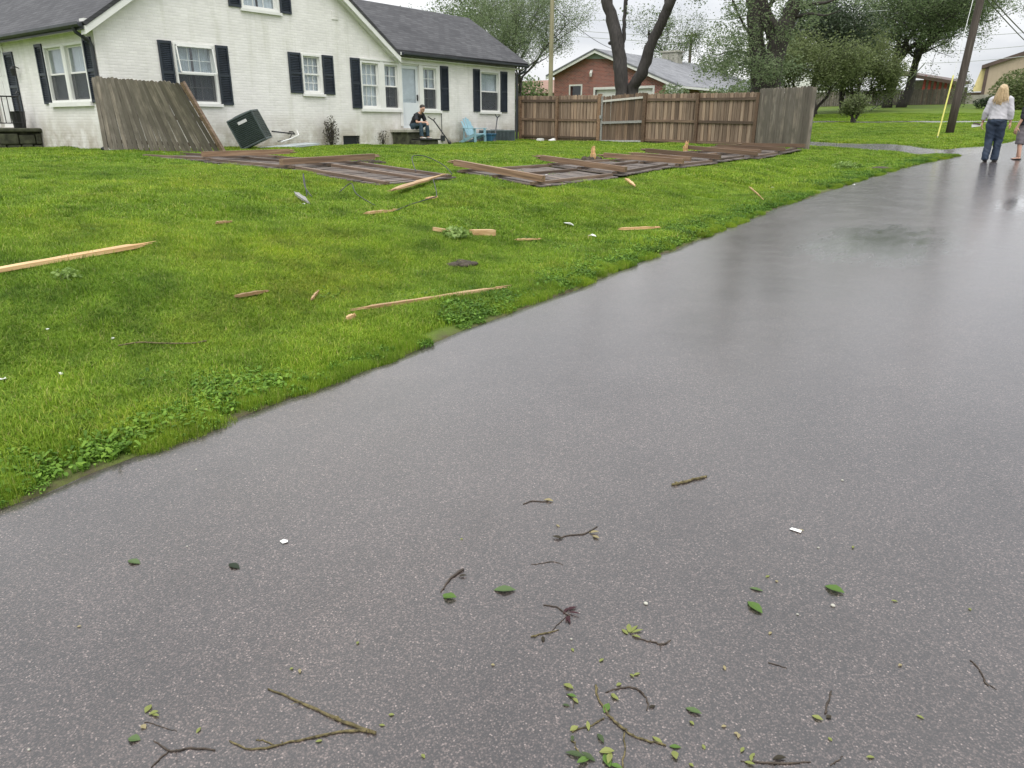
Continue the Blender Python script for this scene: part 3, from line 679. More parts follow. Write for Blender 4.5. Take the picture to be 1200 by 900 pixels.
window(house, 'x', WA, 3, 2, True, False, True, sill=False); window(house, 'x', WB, 2, 2, True, True, sill=False); window(house, 'x', WC, 2, 2, True, True, sill=False)
shutter(house, 'x', 17.24, 17.63, 2.05, 3.58); shutter(house, 'x', 21.46, 21.88, 2.05, 3.58)
window(house, 'x', WD, 1, 1, True, True, True)
shutter(house, 'x', 23.30, 23.68, 2.05, 3.58); shutter(house, 'x', 24.98, 25.40, 2.05, 3.58)
fm = frame_map('x'); s = MB()
for (a, b) in ((18.50, 18.66), (19.38, 19.50), (20.36, 20.52)): lbox(s, fm, a+.002, b-.002, 2.0 if a != 20.36 and a != 19.38 else 1.5, 3.55, .004, .032)
lbox(s, fm, 17.63, 21.42, 3.552, 3.60, .004, .045); lbox(s, fm, 21.302, 21.42, 2.0, 3.55, .004, .032)
s.build('trim', M_white, house)
s = MB(); lbox(s, fm, 17.60, 19.46, 1.96, 2.05, .002, .08); s.build('sill', M_white, house)
s = MB(); lbox(s, fm, 20.42, 21.46, 1.96, 2.05, .002, .08); s.build('sill', M_white, house)
# the storm door by the steps
s = MB(); a, b, c, d = DR
for q in ((a, a+.11, c, d), (b-.11, b, c, d), (a+.11, b-.11, d-.12, d), (a+.11, b-.11, c, c+.85)): lbox(s, fm, *q, -.10, -.055)
door = s.build('door', M_door, house)
s = MB(); lbox(s, fm, a+.11, b-.11, c+.85, d-.12, -.085, -.078); s.build('pane', M_glass, door)
s = MB(); lbox(s, fm, a+.02, b-.02, c+.0, d-.02, -.16, -.115); s.build('inner_door', M_curtain, door)
s = MB(); lbox(s, fm, a+.16, b-.16, c+.12, c+.72, -.056, -.047); s.build('kick_panel', M_door, door)
s = MB(); lbox(s, fm, b-.085, b-.045, c+.92, c+1.12, -.055, -.02); s.build('handle', M_black, door)
# foundation vent
s = MB(); a, b, c, d = VT
for k in range(6): lbox(s, fm, a, b, c+.02+k*.052, c+.05+k*.052, -.09-.01*(k % 2), -.06)
lbox(s, fm, a, b, c, d, -.2, -.18); s.build('foundation_vent', M_gutter, house)
# attic louvre marks under the ridge: small painted vent bricks
s = MB(); lbox(s, fm, 16.62, 16.86, 4.62, 4.86, .003, .02)
for i in range(3):
    for j in range(3): lbox(s, fm, 16.64+i*.075, 16.69+i*.075, 4.64+j*.075, 4.69+j*.075, .02, .026, 0)
s.build('vent_brick', M_brickX, house)
# front wall: paired window, shutters, door, lamp
ml = (FW[0]+FW[1])/2
window(house, 'y', (FW[0], ml-.045, FW[2], FW[3]), 1, 1, True, True, sill=False); window(house, 'y', (ml+.045, FW[1], FW[2], FW[3]), 1, 1, True, True, sill=False)
fy = frame_map('y'); s = MB(); lbox(s, fy, ml-.045, ml+.045, FW[2], FW[3], -.16, .03); s.build('mullion', M_white, house)
s = MB(); lbox(s, fy, FW[0]-.06, FW[1]+.06, FW[2]-.11, FW[2]-.002, -.02, .09); s.build('sill', M_white, house)
shutter(house, 'y', -23.4, -22.97, 2.04, 3.53); shutter(house, 'y', -20.57, -20.16, 2.04, 3.53); shutter(house, 'y', -25.55, -24.95, 1.62, 3.44)
s = MB(); a, b, c, d = FD
for q in ((a-.12, a, c, d+.12), (b, b+.12, c, d+.12), (a, b, d, d+.12)): lbox(s, fy, *q, -.1, .035)
lbox(s, fy, a-.16, b+.16, d+.122, d+.2, .0, .1)
s.build('door_frame', M_white, house)
s = MB(); lbox(s, fy, a, b, c, d, -.14, -.09)
for k in range(3):
    for i in range(2): lbox(s, fy, a+.14+i*.52, a+.54+i*.52, c+.18+k*.62, c+.66+k*.62, -.09, -.078)
dr = s.build('door', M_white, house); s = MB(); lbox(s, fy, b-.12, b-.07, c+.95, c+1.12, -.09, -.03); s.build('handle', M_iron, dr)
s = MB(); p = fy(-24.72, 3.0, .0); s.tube([p, p+Vector((0, -.12, .05)), p+Vector((0, -.16, .0))], .014, 6)
s.tube([p+Vector((0, -.16, -.20)), p+Vector((0, -.16, -.02)), p+Vector((0, -.16, .05))], [.05, .075, .02], 8); s.build('wall_lamp', M_iron, house)

# roofs
def slab(mb, a, b, c, d, th):
    a, b, c, d = [Vector(p) for p in (a, b, c, d)]; n = (b-a).cross(d-a).normalized()
    if n.z < 0: n = -n
    lo = [p - n*th for p in (a, b, c, d)]; mb.add([a, b, c, d]+lo, [(0, 1, 2, 3), (7, 6, 5, 4), (0, 4, 5, 1), (1, 5, 6, 2), (2, 6, 7, 3), (3, 7, 4, 0)])
YR, ZR = 14.15, 7.36; sl = .69
def zroof(y): return ZR - abs(y-YR)*sl
s = MB(); slab(s, (-19.72, YR, ZR), (-33, YR, ZR), (-33, 8.98, zroof(8.98)), (-19.72, 8.98, zroof(8.98)), .09); s.build('roof', M_roofY, house)
s = MB(); slab(s, (-19.72, YR, ZR-.003), (-33, YR, ZR-.003), (-33, 19.25, zroof(19.25)), (-19.72, 19.25, zroof(19.25)), .09); s.build('roof', M_roofY, house)
XR, ZR2 = -22.85, 5.86
s = MB(); slab(s, (XR, 15.5, ZR2), (XR, 26.4, ZR2), (-19.64, 26.4, 3.93), (-19.64, 18.2, 3.93), .08)
# trim the wing roof where it would show through the gable: start it at the main roof's valley
s.v[3] = Vector((-19.74, 19.05, 3.95)); s.v[7] = Vector((-19.74, 19.05, 3.86)); s.v[0] = Vector((XR, 16.3, ZR2)); s.v[4] = Vector((XR, 16.3, ZR2-.09))
s.build('roof', M_roofX, house)
s = MB(); slab(s, (XR, 16.3, ZR2-.003), (XR, 26.4, ZR2-.003), (-26.2, 26.4, 3.9), (-26.2, 16.3, 3.9), .08); s.build('roof', M_roofX, house)
# rake boards on the gable, with a short return at the eaves
s = MB()
for sg in (-1, 1):
    ye = YR+sg*5.13; pts = [(YR, ZR-.10), (ye, zroof(ye)-.10), (ye, zroof(ye)-.28), (YR, ZR-.28)]
    if sg > 0: pts = pts[::-1]
    s.prism(pts, 'x', -19.80+.001*sg, -19.735+.001*sg)
    s.prism([(p[0], p[1]-.002) for p in pts], 'x', -19.99, -19.82+.001*sg)
s.build('rake_board', M_white, house)
s = MB(); s.bx(-19.985, -19.75, 9.02, 9.30, 3.74, 3.88); s.bx(-19.985, -19.75, 18.98, 19.22, 3.72, 3.86); s.build('eave_return', M_white, house)
s = MB(); s.bx(-19.79, -19.72, 19.25, 26.38, 3.78, 3.87); s.build('fascia', M_white, house)
s = MB(); s.bx(-31, -19.80, 8.97, 9.01, 3.64, 3.78); s.build('fascia', M_gutter, house)
s = MB(); s.bx(-31, -20.0, 9.012, 9.298, 3.68, 3.70); s.bx(-19.998, -19.80, 19.3, 26.3, 3.70, 3.72); s.build('soffit', M_white, house)
def gutter(a, b, n, nm='gutter'):
    mb = MB(); a = Vector(a); b = Vector(b); n = Vector(n); prof = [(0, 0), (.0, -.10), (.07, -.11), (.11, -.06), (.11, 0), (.10, 0), (.095, -.055), (.065, -.095), (.012, -.09), (.012, 0)]
    k = len(prof); mb.add([a+n*p+Vector((0, 0, q)) for p, q in prof]+[b+n*p+Vector((0, 0, q)) for p, q in prof], [(i, (i+1) % k, k+(i+1) % k, k+i) for i in range(k)]+[tuple(range(k)), tuple(range(k, 2*k))])
    return mb.build(nm, M_gutter, house)
gutter((-31, 8.965, 3.80), (-19.76, 8.965, 3.80), (0, -1, 0)); gutter((-19.715, 19.3, 3.87), (-19.715, 26.4, 3.87), (1, 0, 0))
s = MB(); s.tube([(-20.12, 8.91, 3.70), (-20.12, 8.95, 3.60), (-20.08, 9.22, 3.42), (-20.07, 9.25, 3.3), (-20.06, 9.25, 1.15), (-20.04, 9.2, 1.0), (-20.0, 9.05, .93)], .045, 8); s.build('downspout', M_gutter, house)
s = MB(); s.tube([(-19.66, 26.25, 3.78), (-19.68, 26.2, 3.62), (-19.93, 26.02, 3.48), (-19.94, 26.0, 3.3), (-19.94, 26.0, 1.0), (-19.85, 25.98, .95)], .05, 8); s.build('downspout', M_gutter, house)
# service wires down the wall
s = MB(); s.tube([(-19.985, 21.47, 1.95), (-19.985, 21.47, 1.0)], .012, 5); s.bx(-19.995, -19.9, 21.40, 21.54, .98, 1.18); s.build('meter_conduit', M_gutter, house)

# ------------------------------------------------------------------ porch and things in front of the house
porch = thing('porch', (-26.8, 8.65, .88), 'mossy dark stone porch base with iron railing by the front door', 'porch')
rr = random.Random(11); s = MB()
s.bx(-30, -24.15, 8.15, 9.28, .70, 1.32)
o = s.build('base', M_moss, porch)
for zz in (.70, .98):      # rough stones facing the end and the front of the porch
    y = 7.98+(.2 if zz > .8 else 0)
    while y < 9.2:
        wd = rr.uniform(.26, .5); q = rr.uniform(0, .05); b = MB(); b.bx(-24.16, -24.03+q, y+.012, min(y+wd, 9.28)-.012, zz+.01, zz+rr.uniform(.25, .31)); b.build('stone', M_moss, porch, bevel=.035); y += wd
    x = -30.0+(.2 if zz > .8 else 0)
    while x < -24.25:
        wd = rr.uniform(.38, .62); b = MB(); b.bx(x+.012, min(x+wd, -24.05)-.012, 8.03+rr.uniform(-.02, .03), 8.17, zz+.01, zz+.29); b.build('stone', M_moss, porch, bevel=.03); x += wd
s = MB(); s.bx(-30, -23.95, 8.0, 9.29, 1.32, 1.42); s.build('top_slab', M_moss, porch, bevel=.03)
s = MB(); zt = 2.24; RX = -24.2
s.tube([(-30, 8.12, zt), (RX, 8.12, zt)], .024, 6); s.tube([(-30, 8.12, 1.55), (RX, 8.12, 1.55)], .016, 6)
s.tube([(RX, 8.12, zt), (RX, 8.85, zt), (RX, 8.95, zt+.02), (RX, 9.0, zt+.09), (RX, 8.94, zt+.13), (RX, 8.90, zt+.07)], .022, 6); s.tube([(RX, 8.12, 1.55), (RX, 8.92, 1.55)], .016, 6)
rl = s.build('railing', M_iron, porch)
for k in range(7):
    y = 8.12+k*.133; b = MB(); b.tube([(RX, y, 1.42 if k in (0, 6) else 1.55), (RX, y, zt)], .02 if k in (0, 6) else .012, 6); b.build('baluster', M_iron, rl)
for k in range(26):
    x = -29.9+k*.22
    b = MB(); b.tube([(x, 8.12, 1.42 if k % 8 == 6 else 1.55), (x, 8.12, zt)], .02 if k % 8 == 6 else .012, 6); b.build('baluster', M_iron, rl)
p = MB(); p.tube([(-24.45, 8.93, 1.42), (-24.45, 8.93, 1.82), (-24.45, 8.93, 1.86), (-24.45, 8.93, 1.86)], [.15, .18, .19, .17], 12)
pt = solo(p, 'planter', M_black, (-24.45, 8.93, 1.42), 'tall black planter standing on the mossy porch', 'planter')

steps = thing('back_steps', (-19.5, 19.5, .88), 'short mossy stone steps under the pale back door', 'steps')
s = MB(); s.bx(-19.99, -19.25, 18.95, 20.05, .75, 1.30); s.build('base', M_moss, steps, bevel=.02)
s = MB(); s.bx(-19.985, -19.17, 18.86, 20.12, 1.302, 1.40); s.build('top_slab', M_conc, steps, bevel=.015)
s = MB(); s.bx(-19.23, -18.80, 19.05, 20.0, .75, 1.04); s.build('lower_step', M_moss, steps, bevel=.02)
s = MB(); s.bx(-19.22, -18.74, 19.12, 20.06, 1.042, 1.09); s.build('tread', M_black, steps, bevel=.01)

def acunit(name, loc, rot, w, d, h, label, mat, vertical=False, badge=True):
    t = thing(name, loc, label, 'air conditioner'); t.rotation_euler = rot; ORI[t.name] = Vector((0, 0, 0))
    s = MB(); s.bx(-w/2+.03, w/2-.03, -d/2+.03, d/2-.03, .02, h-.03); s.build('coil', M_black, t)
    s = MB(); s.bx(-w/2, w/2, -d/2, d/2, h-.06, h); s.build('top_cover', mat, t, bevel=.02)
    s = MB(); s.bx(-w/2, w/2, -d/2, d/2, 0, .05); s.build('base_pan', mat, t, bevel=.01)
    for a in (-1, 1):
        for b in (-1, 1): s = MB(); s.bx(a*w/2-.035*(a > 0)-.0, a*w/2+.035*(a < 0), b*d/2-.035*(b > 0), b*d/2+.035*(b < 0), .05, h-.06); s.build('corner_post', mat, t)
    for face in range(4):
        s = MB()
        if not vertical:
            z = .08
            while z < h-.09:
                R = Matrix.Rotation(rad(35), 3, 'X' if face < 2 else 'Y')
                if face < 2:
                    y = (d/2-.012)*(1 if face == 0 else -1); R = Matrix.Rotation(rad(35)*(1 if face == 1 else -1), 3, 'X'); s.box((0, y, z), (w-.07, .012, .04), R)
                else:
                    x = (w/2-.012)*(1 if face == 2 else -1); R = Matrix.Rotation(rad(35)*(1 if face == 2 else -1), 3, 'Y'); s.box((x, 0, z), (.012, d-.07, .04), R)
                z += .046
        else:
            nn = int((w if face < 2 else d)/.09)
            for i in range(nn):
                q = (i+.5)/nn-.5
                if face < 2: s.box((q*(w-.06), (d/2-.012)*(1 if face == 0 else -1), h/2), (.035, .02, h-.1))
                else: s.box(((w/2-.012)*(1 if face == 2 else -1), q*(d-.06), h/2), (.02, .035, h-.1))
        s.build('louvre_panel', mat, t)
    s = MB()
    for k in range(1, 6): s.tube([(.052*k*1.1*math.cos(a*math.pi/12), .052*k*1.1*math.sin(a*math.pi/12), h+.012) for a in range(25)], .006, 4)
    s.build('fan_guard', mat, t)
    if badge: s = MB(); s.bx(w/2+.002, w/2+.008, -.12, .14, h-.22, h-.145); s.build('badge', M_label, t)
    return t
acunit('air_conditioner', (-18.80, 12.72, 1.03), (rad(24), rad(3), rad(-48)), .74, .76, .82, 'dark green-grey air conditioner tipped over against the white wall', M_ac)
s = MB(); s.prism([(-.62, 0), (1.0, .0), (1.06, .05), (-.58, .07)], 'x', -.45, .45)
pad = bpy.data.objects.new('equipment_pad', s.mesh('equipment_pad', M_pad)); COL.objects.link(pad); pad.location = (-18.9, 13.5, .89); pad.rotation_euler = (rad(5), 0, rad(-8))
tag(pad, 'grey plastic equipment pad shifted beside the tipped air conditioner', 'pad')
s = MB(); s.tube([(-19.2, 13.5, 1.35), (-19.3, 14.0, 1.31), (-19.5, 14.5, 1.27), (-19.8, 14.66, 1.33), (-19.97, 14.66, 1.33)], .022, 6)
s.tube([(-19.1, 13.6, 1.08), (-19.4, 14.2, 1.12), (-19.7, 14.55, 1.27), (-19.97, 14.6, 1.27)], .014, 6)
solo(s, 'refrigerant_line', M_black, (-19.97, 14.63, 1.3), 'torn black insulated pipes between the wall and tipped air conditioner', 'pipe')
s = MB(); s.tube([(-18.95, 13.6, 1.07), (-19.2, 14.1, 1.14), (-19.6, 14.72, 1.24), (-19.72, 14.75, 1.36)], .018, 6)
solo(s, 'drain_pipe', M_white, (-18.95, 13.6, .98), 'bent white plastic pipe above the shifted equipment pad', 'pipe')
t2 = acunit('long_condenser', (-19.60, 24.28, .90), (0, 0, 0), .55, 1.62, .47, 'long low grey-green condenser with upright slats beside the downspout', M_ac2, True, False)

# pale blue adirondack chair: local +X faces the way the sitter looks
def adirondack(loc, rz):
    t = thing('adirondack_chair', loc, 'pale blue plastic adirondack chair against the white brick wall', 'chair'); ORI[t.name] = Vector((0, 0, 0)); t.rotation_euler = (0, 0, rz)
    for k in range(5):
        y = (k-2)*.112; top = .98-.05*abs(k-2)**1.5
        b = MB(); b.beam((-.12, y*.82, .30), (-.42, y*1.1, top), .10, .018, (1, 0, .3)); b.build('back_slat', M_blue, t, bevel=.006)
    for k in range(5):
        x = .34-k*.105; b = MB(); b.box((x, 0, .36-.03*k), (.095, .52, .02), Matrix.Rotation(rad(15), 3, 'Y')); b.build('seat_slat', M_blue, t, bevel=.005)
    for sg in (-1, 1):
        b = MB(); b.box((.06, sg*.335, .575), (.72, .13, .024)); b.build('armrest', M_blue, t, bevel=.01)
        b = MB(); b.beam((.40, sg*.30, 0), (.37, sg*.30, .565), .025, .11, (1, 0, 0)); b.build('leg', M_blue, t)
        b = MB(); b.beam((-.52, sg*.27, 0.01), (.40, sg*.27, .36), .025, .12); b.build('leg', M_blue, t)
        b = MB(); b.beam((-.24, sg*.30, .14), (-.24, sg*.30, .565), .024, .06, (1, 0, 0)); b.build('arm_support', M_blue, t)
    b = MB(); b.box((-.29, 0, .62), (.03, .6, .07), Matrix.Rotation(rad(-20), 3, 'Y')); b.build('back_rail', M_blue, t)
    return t
ch_ = adirondack((-19.42, 22.6, .89), rad(-2)); ch_.scale = (.92, .92, .95)
s = MB(); s.bx(-19.25, -18.95, 23.12, 23.4, .895, 1.22); s.bx(-19.27, -18.93, 23.10, 23.42, 1.18, 1.25)
solo(s, 'storage_tub', M_navyp, (-19.1, 23.26, .89), 'dark blue plastic tub between the blue chair and condenser', 'tub', bevel=.02)

def trimmer(a, b, label, mat, head):
    t = thing('string_trimmer', b, label, 'garden tool'); s = MB(); a = Vector(a); b = Vector(b); d = (a-b).normalized()
    s.tube([b+d*.05, a], .022, 8); sh = s.build('shaft', mat, t)
    s = MB(); sd = Vector((0, 1, 0)); s.tube([a-d*.1-sd*.02, a+d*.02+sd*.06, a+d*.05+sd*.14], .018, 6); s.tube([a-d*.05, a+d*.06-sd*.10, a+d*.12-sd*.16], .018, 6); s.build('handle', mat, t)
    s = MB(); s.tube([b, b+d*.08, b+d*.2], [.05, .06, .02], 8) if not head else s.tube([b, b+d*.09, b+d*.12], [.10, .08, .02], 10); s.build('head', mat, t)
    return t
trimmer((-19.0, 19.98, 1.72), (-18.55, 20.36, .91), 'black garden tool with forked grip standing aslant by the steps', M_black, False)
trimmer((-19.2, 23.80, 1.85), (-18.9, 23.22, .90), 'slim garden tool leaning between the blue chair and condenser', M_gutter, True)
s = MB(); s.bx(-18.85, -18.6, 25.9, 26.12, .93, 1.02); s.bx(-18.83, -18.62, 25.92, 26.1, 1.02, 1.05)
solo(s, 'white_block', M_white, (-18.72, 26.0, .93), 'small white block lying at the foot of the wooden fence', 'block', bevel=.01)
s = MB(); s.sphere((-17.95, 25.75, .98), (.15, .18, .055)); s.box((-17.95, 25.8, 1.03), (.13, .18, .03), Matrix.Rotation(.3, 3, 'X'))
solo(s, 'white_bag', M_white, (-17.95, 25.75, .93), 'crumpled white bag lying at the foot of the fence', 'bag', smooth=True)
# ------------------------------------------------------------------ fences
def picket_mesh(seed, ln, wd, th, mat, axis='z'):
    r = random.Random(seed); c = wd*.24; z1 = ln
    poly = [(-wd/2, 0), (wd/2, 0), (wd/2*r.uniform(.97, 1), z1-c), (wd/2-c, z1), (-wd/2+c, z1), (-wd/2, z1-c*r.uniform(.9, 1.1))]
    mb = MB()
    if axis == 'z': mb.prism(poly, 'y', -th/2, th/2)
    else: mb.prism([(p[0], p[1]) for p in poly], 'z', -th/2, th/2)
    return mb.mesh('picket', mat)
PK_IN = [picket_mesh(k, 1.72, .128, .017, W_in) for k in range(4)]
PK_GATE = [picket_mesh(k, 1.72, .128, .017, wood('gate_picket_wood', (.07, .045, .028), (.15, .10, .068), (.25, .185, .13), .7, 2)) for k in range(1)]
PK_OUT = [picket_mesh(10+k, 1.80, .150, .018, W_out) for k in range(4)]
PK_LIE = [picket_mesh(20+k, 1.78, .135, .018, W_lie, 'y') for k in range(4)]
rf = random.Random(21)
PTS = [(-20.02, 26.42), (-18.05, 26.25), (-15.95, 26.08), (-13.85, 25.80), (-11.57, 25.33), (-9.28, 24.72)]
ztop = [2.72, 2.68, 2.66, 2.64, 2.60, 2.56]
fence = thing('wooden_fence', (-14.5, 26, .9), 'tall brown wooden picket fence standing behind the lawn, rails showing', 'fence')
def fpost(parent, x, y, z0, z1, w=.10, mat=W_post):
    b = MB(); b.box((0, 0, (z1-z0)/2), (w, w, z1-z0)); me = b.mesh('post', mat); return piece('post', me, parent, Matrix.Translation((x, y, z0)) @ Matrix.Rotation(rf.uniform(-.02, .02), 4, 'Y'))
dvec = None
for k, (x, y) in enumerate(PTS):
    if k in (2, 3): fpost(fence, x, y-.07, float(gz(x, y))-.1, ztop[k]+.03, .13)
    else: fpost(fence, x, y-.07, float(gz(x, y))-.1, ztop[k]-.02)
def fence_run(parent, a, b, za, zb, gap_lo=.05, rails=(.14, .80, 1.52), inner=True):
    ax, ay = a; bx_, by = b; ln = math.hypot(bx_-ax, by-ay); n = int(ln/.156); ang = math.atan2(by-ay, bx_-ax)
    for i in range(n):
        t = (i+.5)/n; x = ax+(bx_-ax)*t; y = ay+(by-ay)*t; zt = za+(zb-za)*t
        me = rf.choice(PK_IN if inner else PK_OUT); L_ = 1.72 if inner else 1.80
        piece('picket', me, parent, Matrix.Translation((x, y, zt-L_+rf.uniform(-.012, .012))) @ Matrix.Rotation(ang+rf.uniform(-.03, .03), 4, 'Z') @ Matrix.Rotation(rf.uniform(-.012, .012), 4, 'Y'))
    for i in range(n-1 if inner else 0):      # second row of boards covering the gaps from behind
        t = (i+1)/n; x = ax+(bx_-ax)*t-math.sin(ang)*.024; y = ay+(by-ay)*t+math.cos(ang)*.024; zt = za+(zb-za)*t
        piece('picket', rf.choice(PK_IN), parent, Matrix.Translation((x, y, zt-1.735)) @ Matrix.Rotation(ang, 4, 'Z'))
    for h in rails:
        off = Vector((math.sin(ang), -math.cos(ang), 0))*(.033 if inner else -.035); b3 = MB()
        g0 = za-1.72; g1 = zb-1.72
        b3.box((0, 0, 0), (.038, ln-.02, .088)); me = b3.mesh('rail', W_rail)
        A = Vector((ax, ay, g0+h)); B = Vector((bx_, by, g1+h)); d = (B-A).normalized()
        sd = d.cross(Vector((0, 0, 1))).normalized(); up = sd.cross(d)
        R = Matrix((sd, d, up)).transposed().to_4x4()
        piece('rail', me, parent, Matrix.Translation((A+B)/2+off) @ R)
fence_run(fence, PTS[0], PTS[1], ztop[0], ztop[1]); fence_run(fence, PTS[1], PTS[2], ztop[1], ztop[2])
fence_run(fence, PTS[3], PTS[4], ztop[3], ztop[4]); fence_run(fence, PTS[4], PTS[5], ztop[4], ztop[5])
# the gate: pale frame, dark pickets, sagging
gx0, gx1 = Vector((PTS[2][0]+.10, PTS[2][1]-.03, 0)), Vector((PTS[3][0]-.08, PTS[3][1]-.02, 0))
gate = thing('fence_gate', ((gx0.x+gx1.x)/2, (gx0.y+gx1.y)/2, .95), 'wooden fence gate with pale frame rails hanging slightly crooked', 'gate')
gd = (gx1-gx0).normalized(); ang = math.atan2(gd.y, gd.x); gl = (gx1-gx0).length; go = Vector((gd.y, -gd.x, 0))
for i in range(14):
    t = (i+.5)/14; p = gx0.lerp(gx1, t); piece('picket', PK_GATE[0], gate, Matrix.Translation((p.x, p.y, .92+rf.uniform(-.02, .02)+(-.04+.10*t))) @ Matrix.Rotation(ang, 4, 'Z') @ Matrix.Rotation(rf.uniform(-.01, .01), 4, 'Y'))
def gbar(a, b, w, th, nm): bb = MB(); bb.beam(a, b, th, w); bb.build(nm, W_pale, gate)
for h0, h1, wd in ((2.42, 2.52, .07), (1.65, 1.69, .085), (.965, .985, .10)): gbar(gx0+go*.05+Vector((0, 0, h0)), gx1+go*.05+Vector((0, 0, h1)), wd, .04, 'frame_rail')
bb = MB(); q = gx0+go*.052+gd*.03; bb.box((q.x, q.y, 1.74), (.07, .05, 1.72), Matrix.Rotation(ang, 3, 'Z')); bb.build('frame_stile', W_pale, gate)
bb = MB(); q = gx0+go*.09+gd*.02; bb.box((q.x, q.y, 1.86), (.10, .05, .12), Matrix.Rotation(ang, 3, 'Z')); bb.build('latch', M_steel, gate)
# grey outer-face panel at the end of the fence
gp = thing('grey_fence_panel', (-8.2, 23.6, .86), 'weathered grey fence panel at the road end of the standing fence', 'fence')
A, B = (-9.24, 24.66), (-7.02, 22.78)
fence_run(gp, A, B, 2.66, 2.60, inner=False, rails=(.1, .8, 1.5)); fpost(gp, B[0]+.03, B[1]+.05, .75, 2.57, .09, W_out)

# panel fanned out against the house corner
lp = thing('leaning_fence_panel', (-18.6, 10.0, .88), 'grey wooden fence panel leaning racked against the house corner', 'fence panel')
BL, TL = Vector((-19.93, 9.06, .93)), Vector((-20.02, 9.10, 2.62)); BR = hit(259, 180)
d = ray(209, 97); tt = min(np.linspace(4, 40, 3000), key=lambda t: abs((Vector(CAM+t*d)-BR).length-1.86)); TR = Vector(CAM+tt*d)
best = [t for t in np.linspace(4, 40, 4000) if (Vector(CAM+t*d)-BR).length < 1.95]
TR = Vector(CAM+(best[len(best)//2] if best else tt)*d)
print('lean', BL, TL, BR, TR, (TR-BR).length)
n = 22
fcen = ((TL-BL).cross(BR-BL)).normalized()
if fcen.y > 0: fcen = -fcen
for i in range(n):
    t = (i+.5)/n; b0 = BL.lerp(BR, t); t0 = TL.lerp(TR, t); up = (t0-b0); ln = up.length; up.normalize()
    sd = (BR-BL).normalized(); sd = (sd-up*sd.dot(up)).normalized(); nn = sd.cross(up)
    wdt = ((BR-BL).length+(TR-TL).length)/2/n
    R = Matrix((sd*(wdt/.18)*abs((BR-BL).normalized().dot(sd)), nn, up*(ln/1.80))).transposed().to_4x4()
    piece('picket', rf.choice(PK_OUT), lp, Matrix.Translation(b0+nn*rf.uniform(-.006, .006)+Vector((0, 0, rf.uniform(-.02, .02)))) @ R)
for h in (.12, .5, .88):
    a = BL.lerp(TL, h); b = BR.lerp(TR, h); bb = MB(); bb.beam(a-fcen*.045, b-fcen*.045, .088, .04, tuple(fcen)); bb.build('rail', W_rail, lp)
bb = MB(); ex = (BR-BL).normalized()*.10; bb.beam(BR+ex-fcen*.02-Vector((0, 0, .03)), TR+ex-fcen*.02+(TR-BR).normalized()*.02, .09, .09, tuple(fcen)); bb.build('post', W_rail, lp)

# fallen panels: rails and posts up, pickets flat on the grass
def fallen(base_a, base_b, lead, L_, label, group, post_at, seed, lift=.04, miss=(), nrail=3):
    """base_a..base_b: the broken foot line, lead: direction the fence fell towards"""
    r = random.Random(seed); a = Vector(base_a); b = Vector(base_b); lead = Vector(lead).normalized()
    cen = (a+b)/2+lead*L_/2; t = thing('fallen_fence_panel', g3(cen.x, cen.y), label, 'fence panel', group)
    along = (b-a); ln = along.length; along.normalize()
    def P(u, v, up=0):   # u metres along, v metres towards the fallen top
        p = a+along*u+lead*v
        c = [a+along*uu+lead*vv for uu in (0, ln) for vv in (0, L_)]; z = [float(gz(q.x, q.y)) for q in c]
        fu, fv = u/ln, v/L_
        return Vector((p.x, p.y, (z[0]*(1-fv)+z[1]*fv)*(1-fu)+(z[2]*(1-fv)+z[3]*fv)*fu+lift+up))
    n = int(ln/.138)
    for i in range(n):
        if i in miss: continue
        u = (i+.5)/n*ln; p0 = P(u, 0); p1 = P(u, L_); d = (p1-p0).normalized(); sd = d.cross(Vector((0, 0, 1))).normalized(); up = sd.cross(d)
        sk = r.uniform(-.012, .012)
        R = Matrix((sd, (d+sd*sk)*(L_/1.78), up)).transposed().to_4x4()
        piece('picket', r.choice(PK_LIE), t, Matrix.Translation(p0+Vector((0, 0, r.uniform(-.006, .008)))) @ R)
    for h in ((.14, .80, 1.58) if nrail == 3 else (.3, 1.58)):
        v = h*L_/1.75; bb = MB(); p0, p1 = P(r.uniform(-.05, .05), v, .03), P(ln+r.uniform(-.05, .05), v+r.uniform(-.03, .03), .03)
        l_ = (p1-p0).length; bb.box((0, 0, 0), (.088, l_, .04)); d = (p1-p0).normalized(); sd = d.cross(Vector((0, 0, 1))).normalized(); up = sd.cross(d)
        piece('rail', bb.mesh('rail', W_rail), t, Matrix.Translation((p0+p1)/2) @ Matrix((sd, d, up)).transposed().to_4x4())
    for u, v0, v1, up in post_at:
        p0, p1 = P(u, v0, .095+up), P(u+r.uniform(-.06, .06), v1, .095+up*.3); l_ = (p1-p0).length
        bb = MB(); vs = []
        # square post, splintered at the broken foot
        q = .045; bb.box((0, 0, 0), (q*2, l_-.1, q*2))
        for k in range(5): x = r.uniform(-q*.7, q*.7); z = r.uniform(-q*.7, q*.7); bb.tube([(x, -l_/2+.06, z), (x*1.2, -l_/2-r.uniform(.02, .16), z)], [.018, .003], 4)
        d = (p1-p0).normalized(); sd = d.cross(Vector((0, 0, 1))).normalized(); upv = sd.cross(d)
        piece('post', bb.mesh('post', W_post), t, Matrix.Translation((p0+p1)/2) @ Matrix((sd, d, upv)).transposed().to_4x4())
    return t
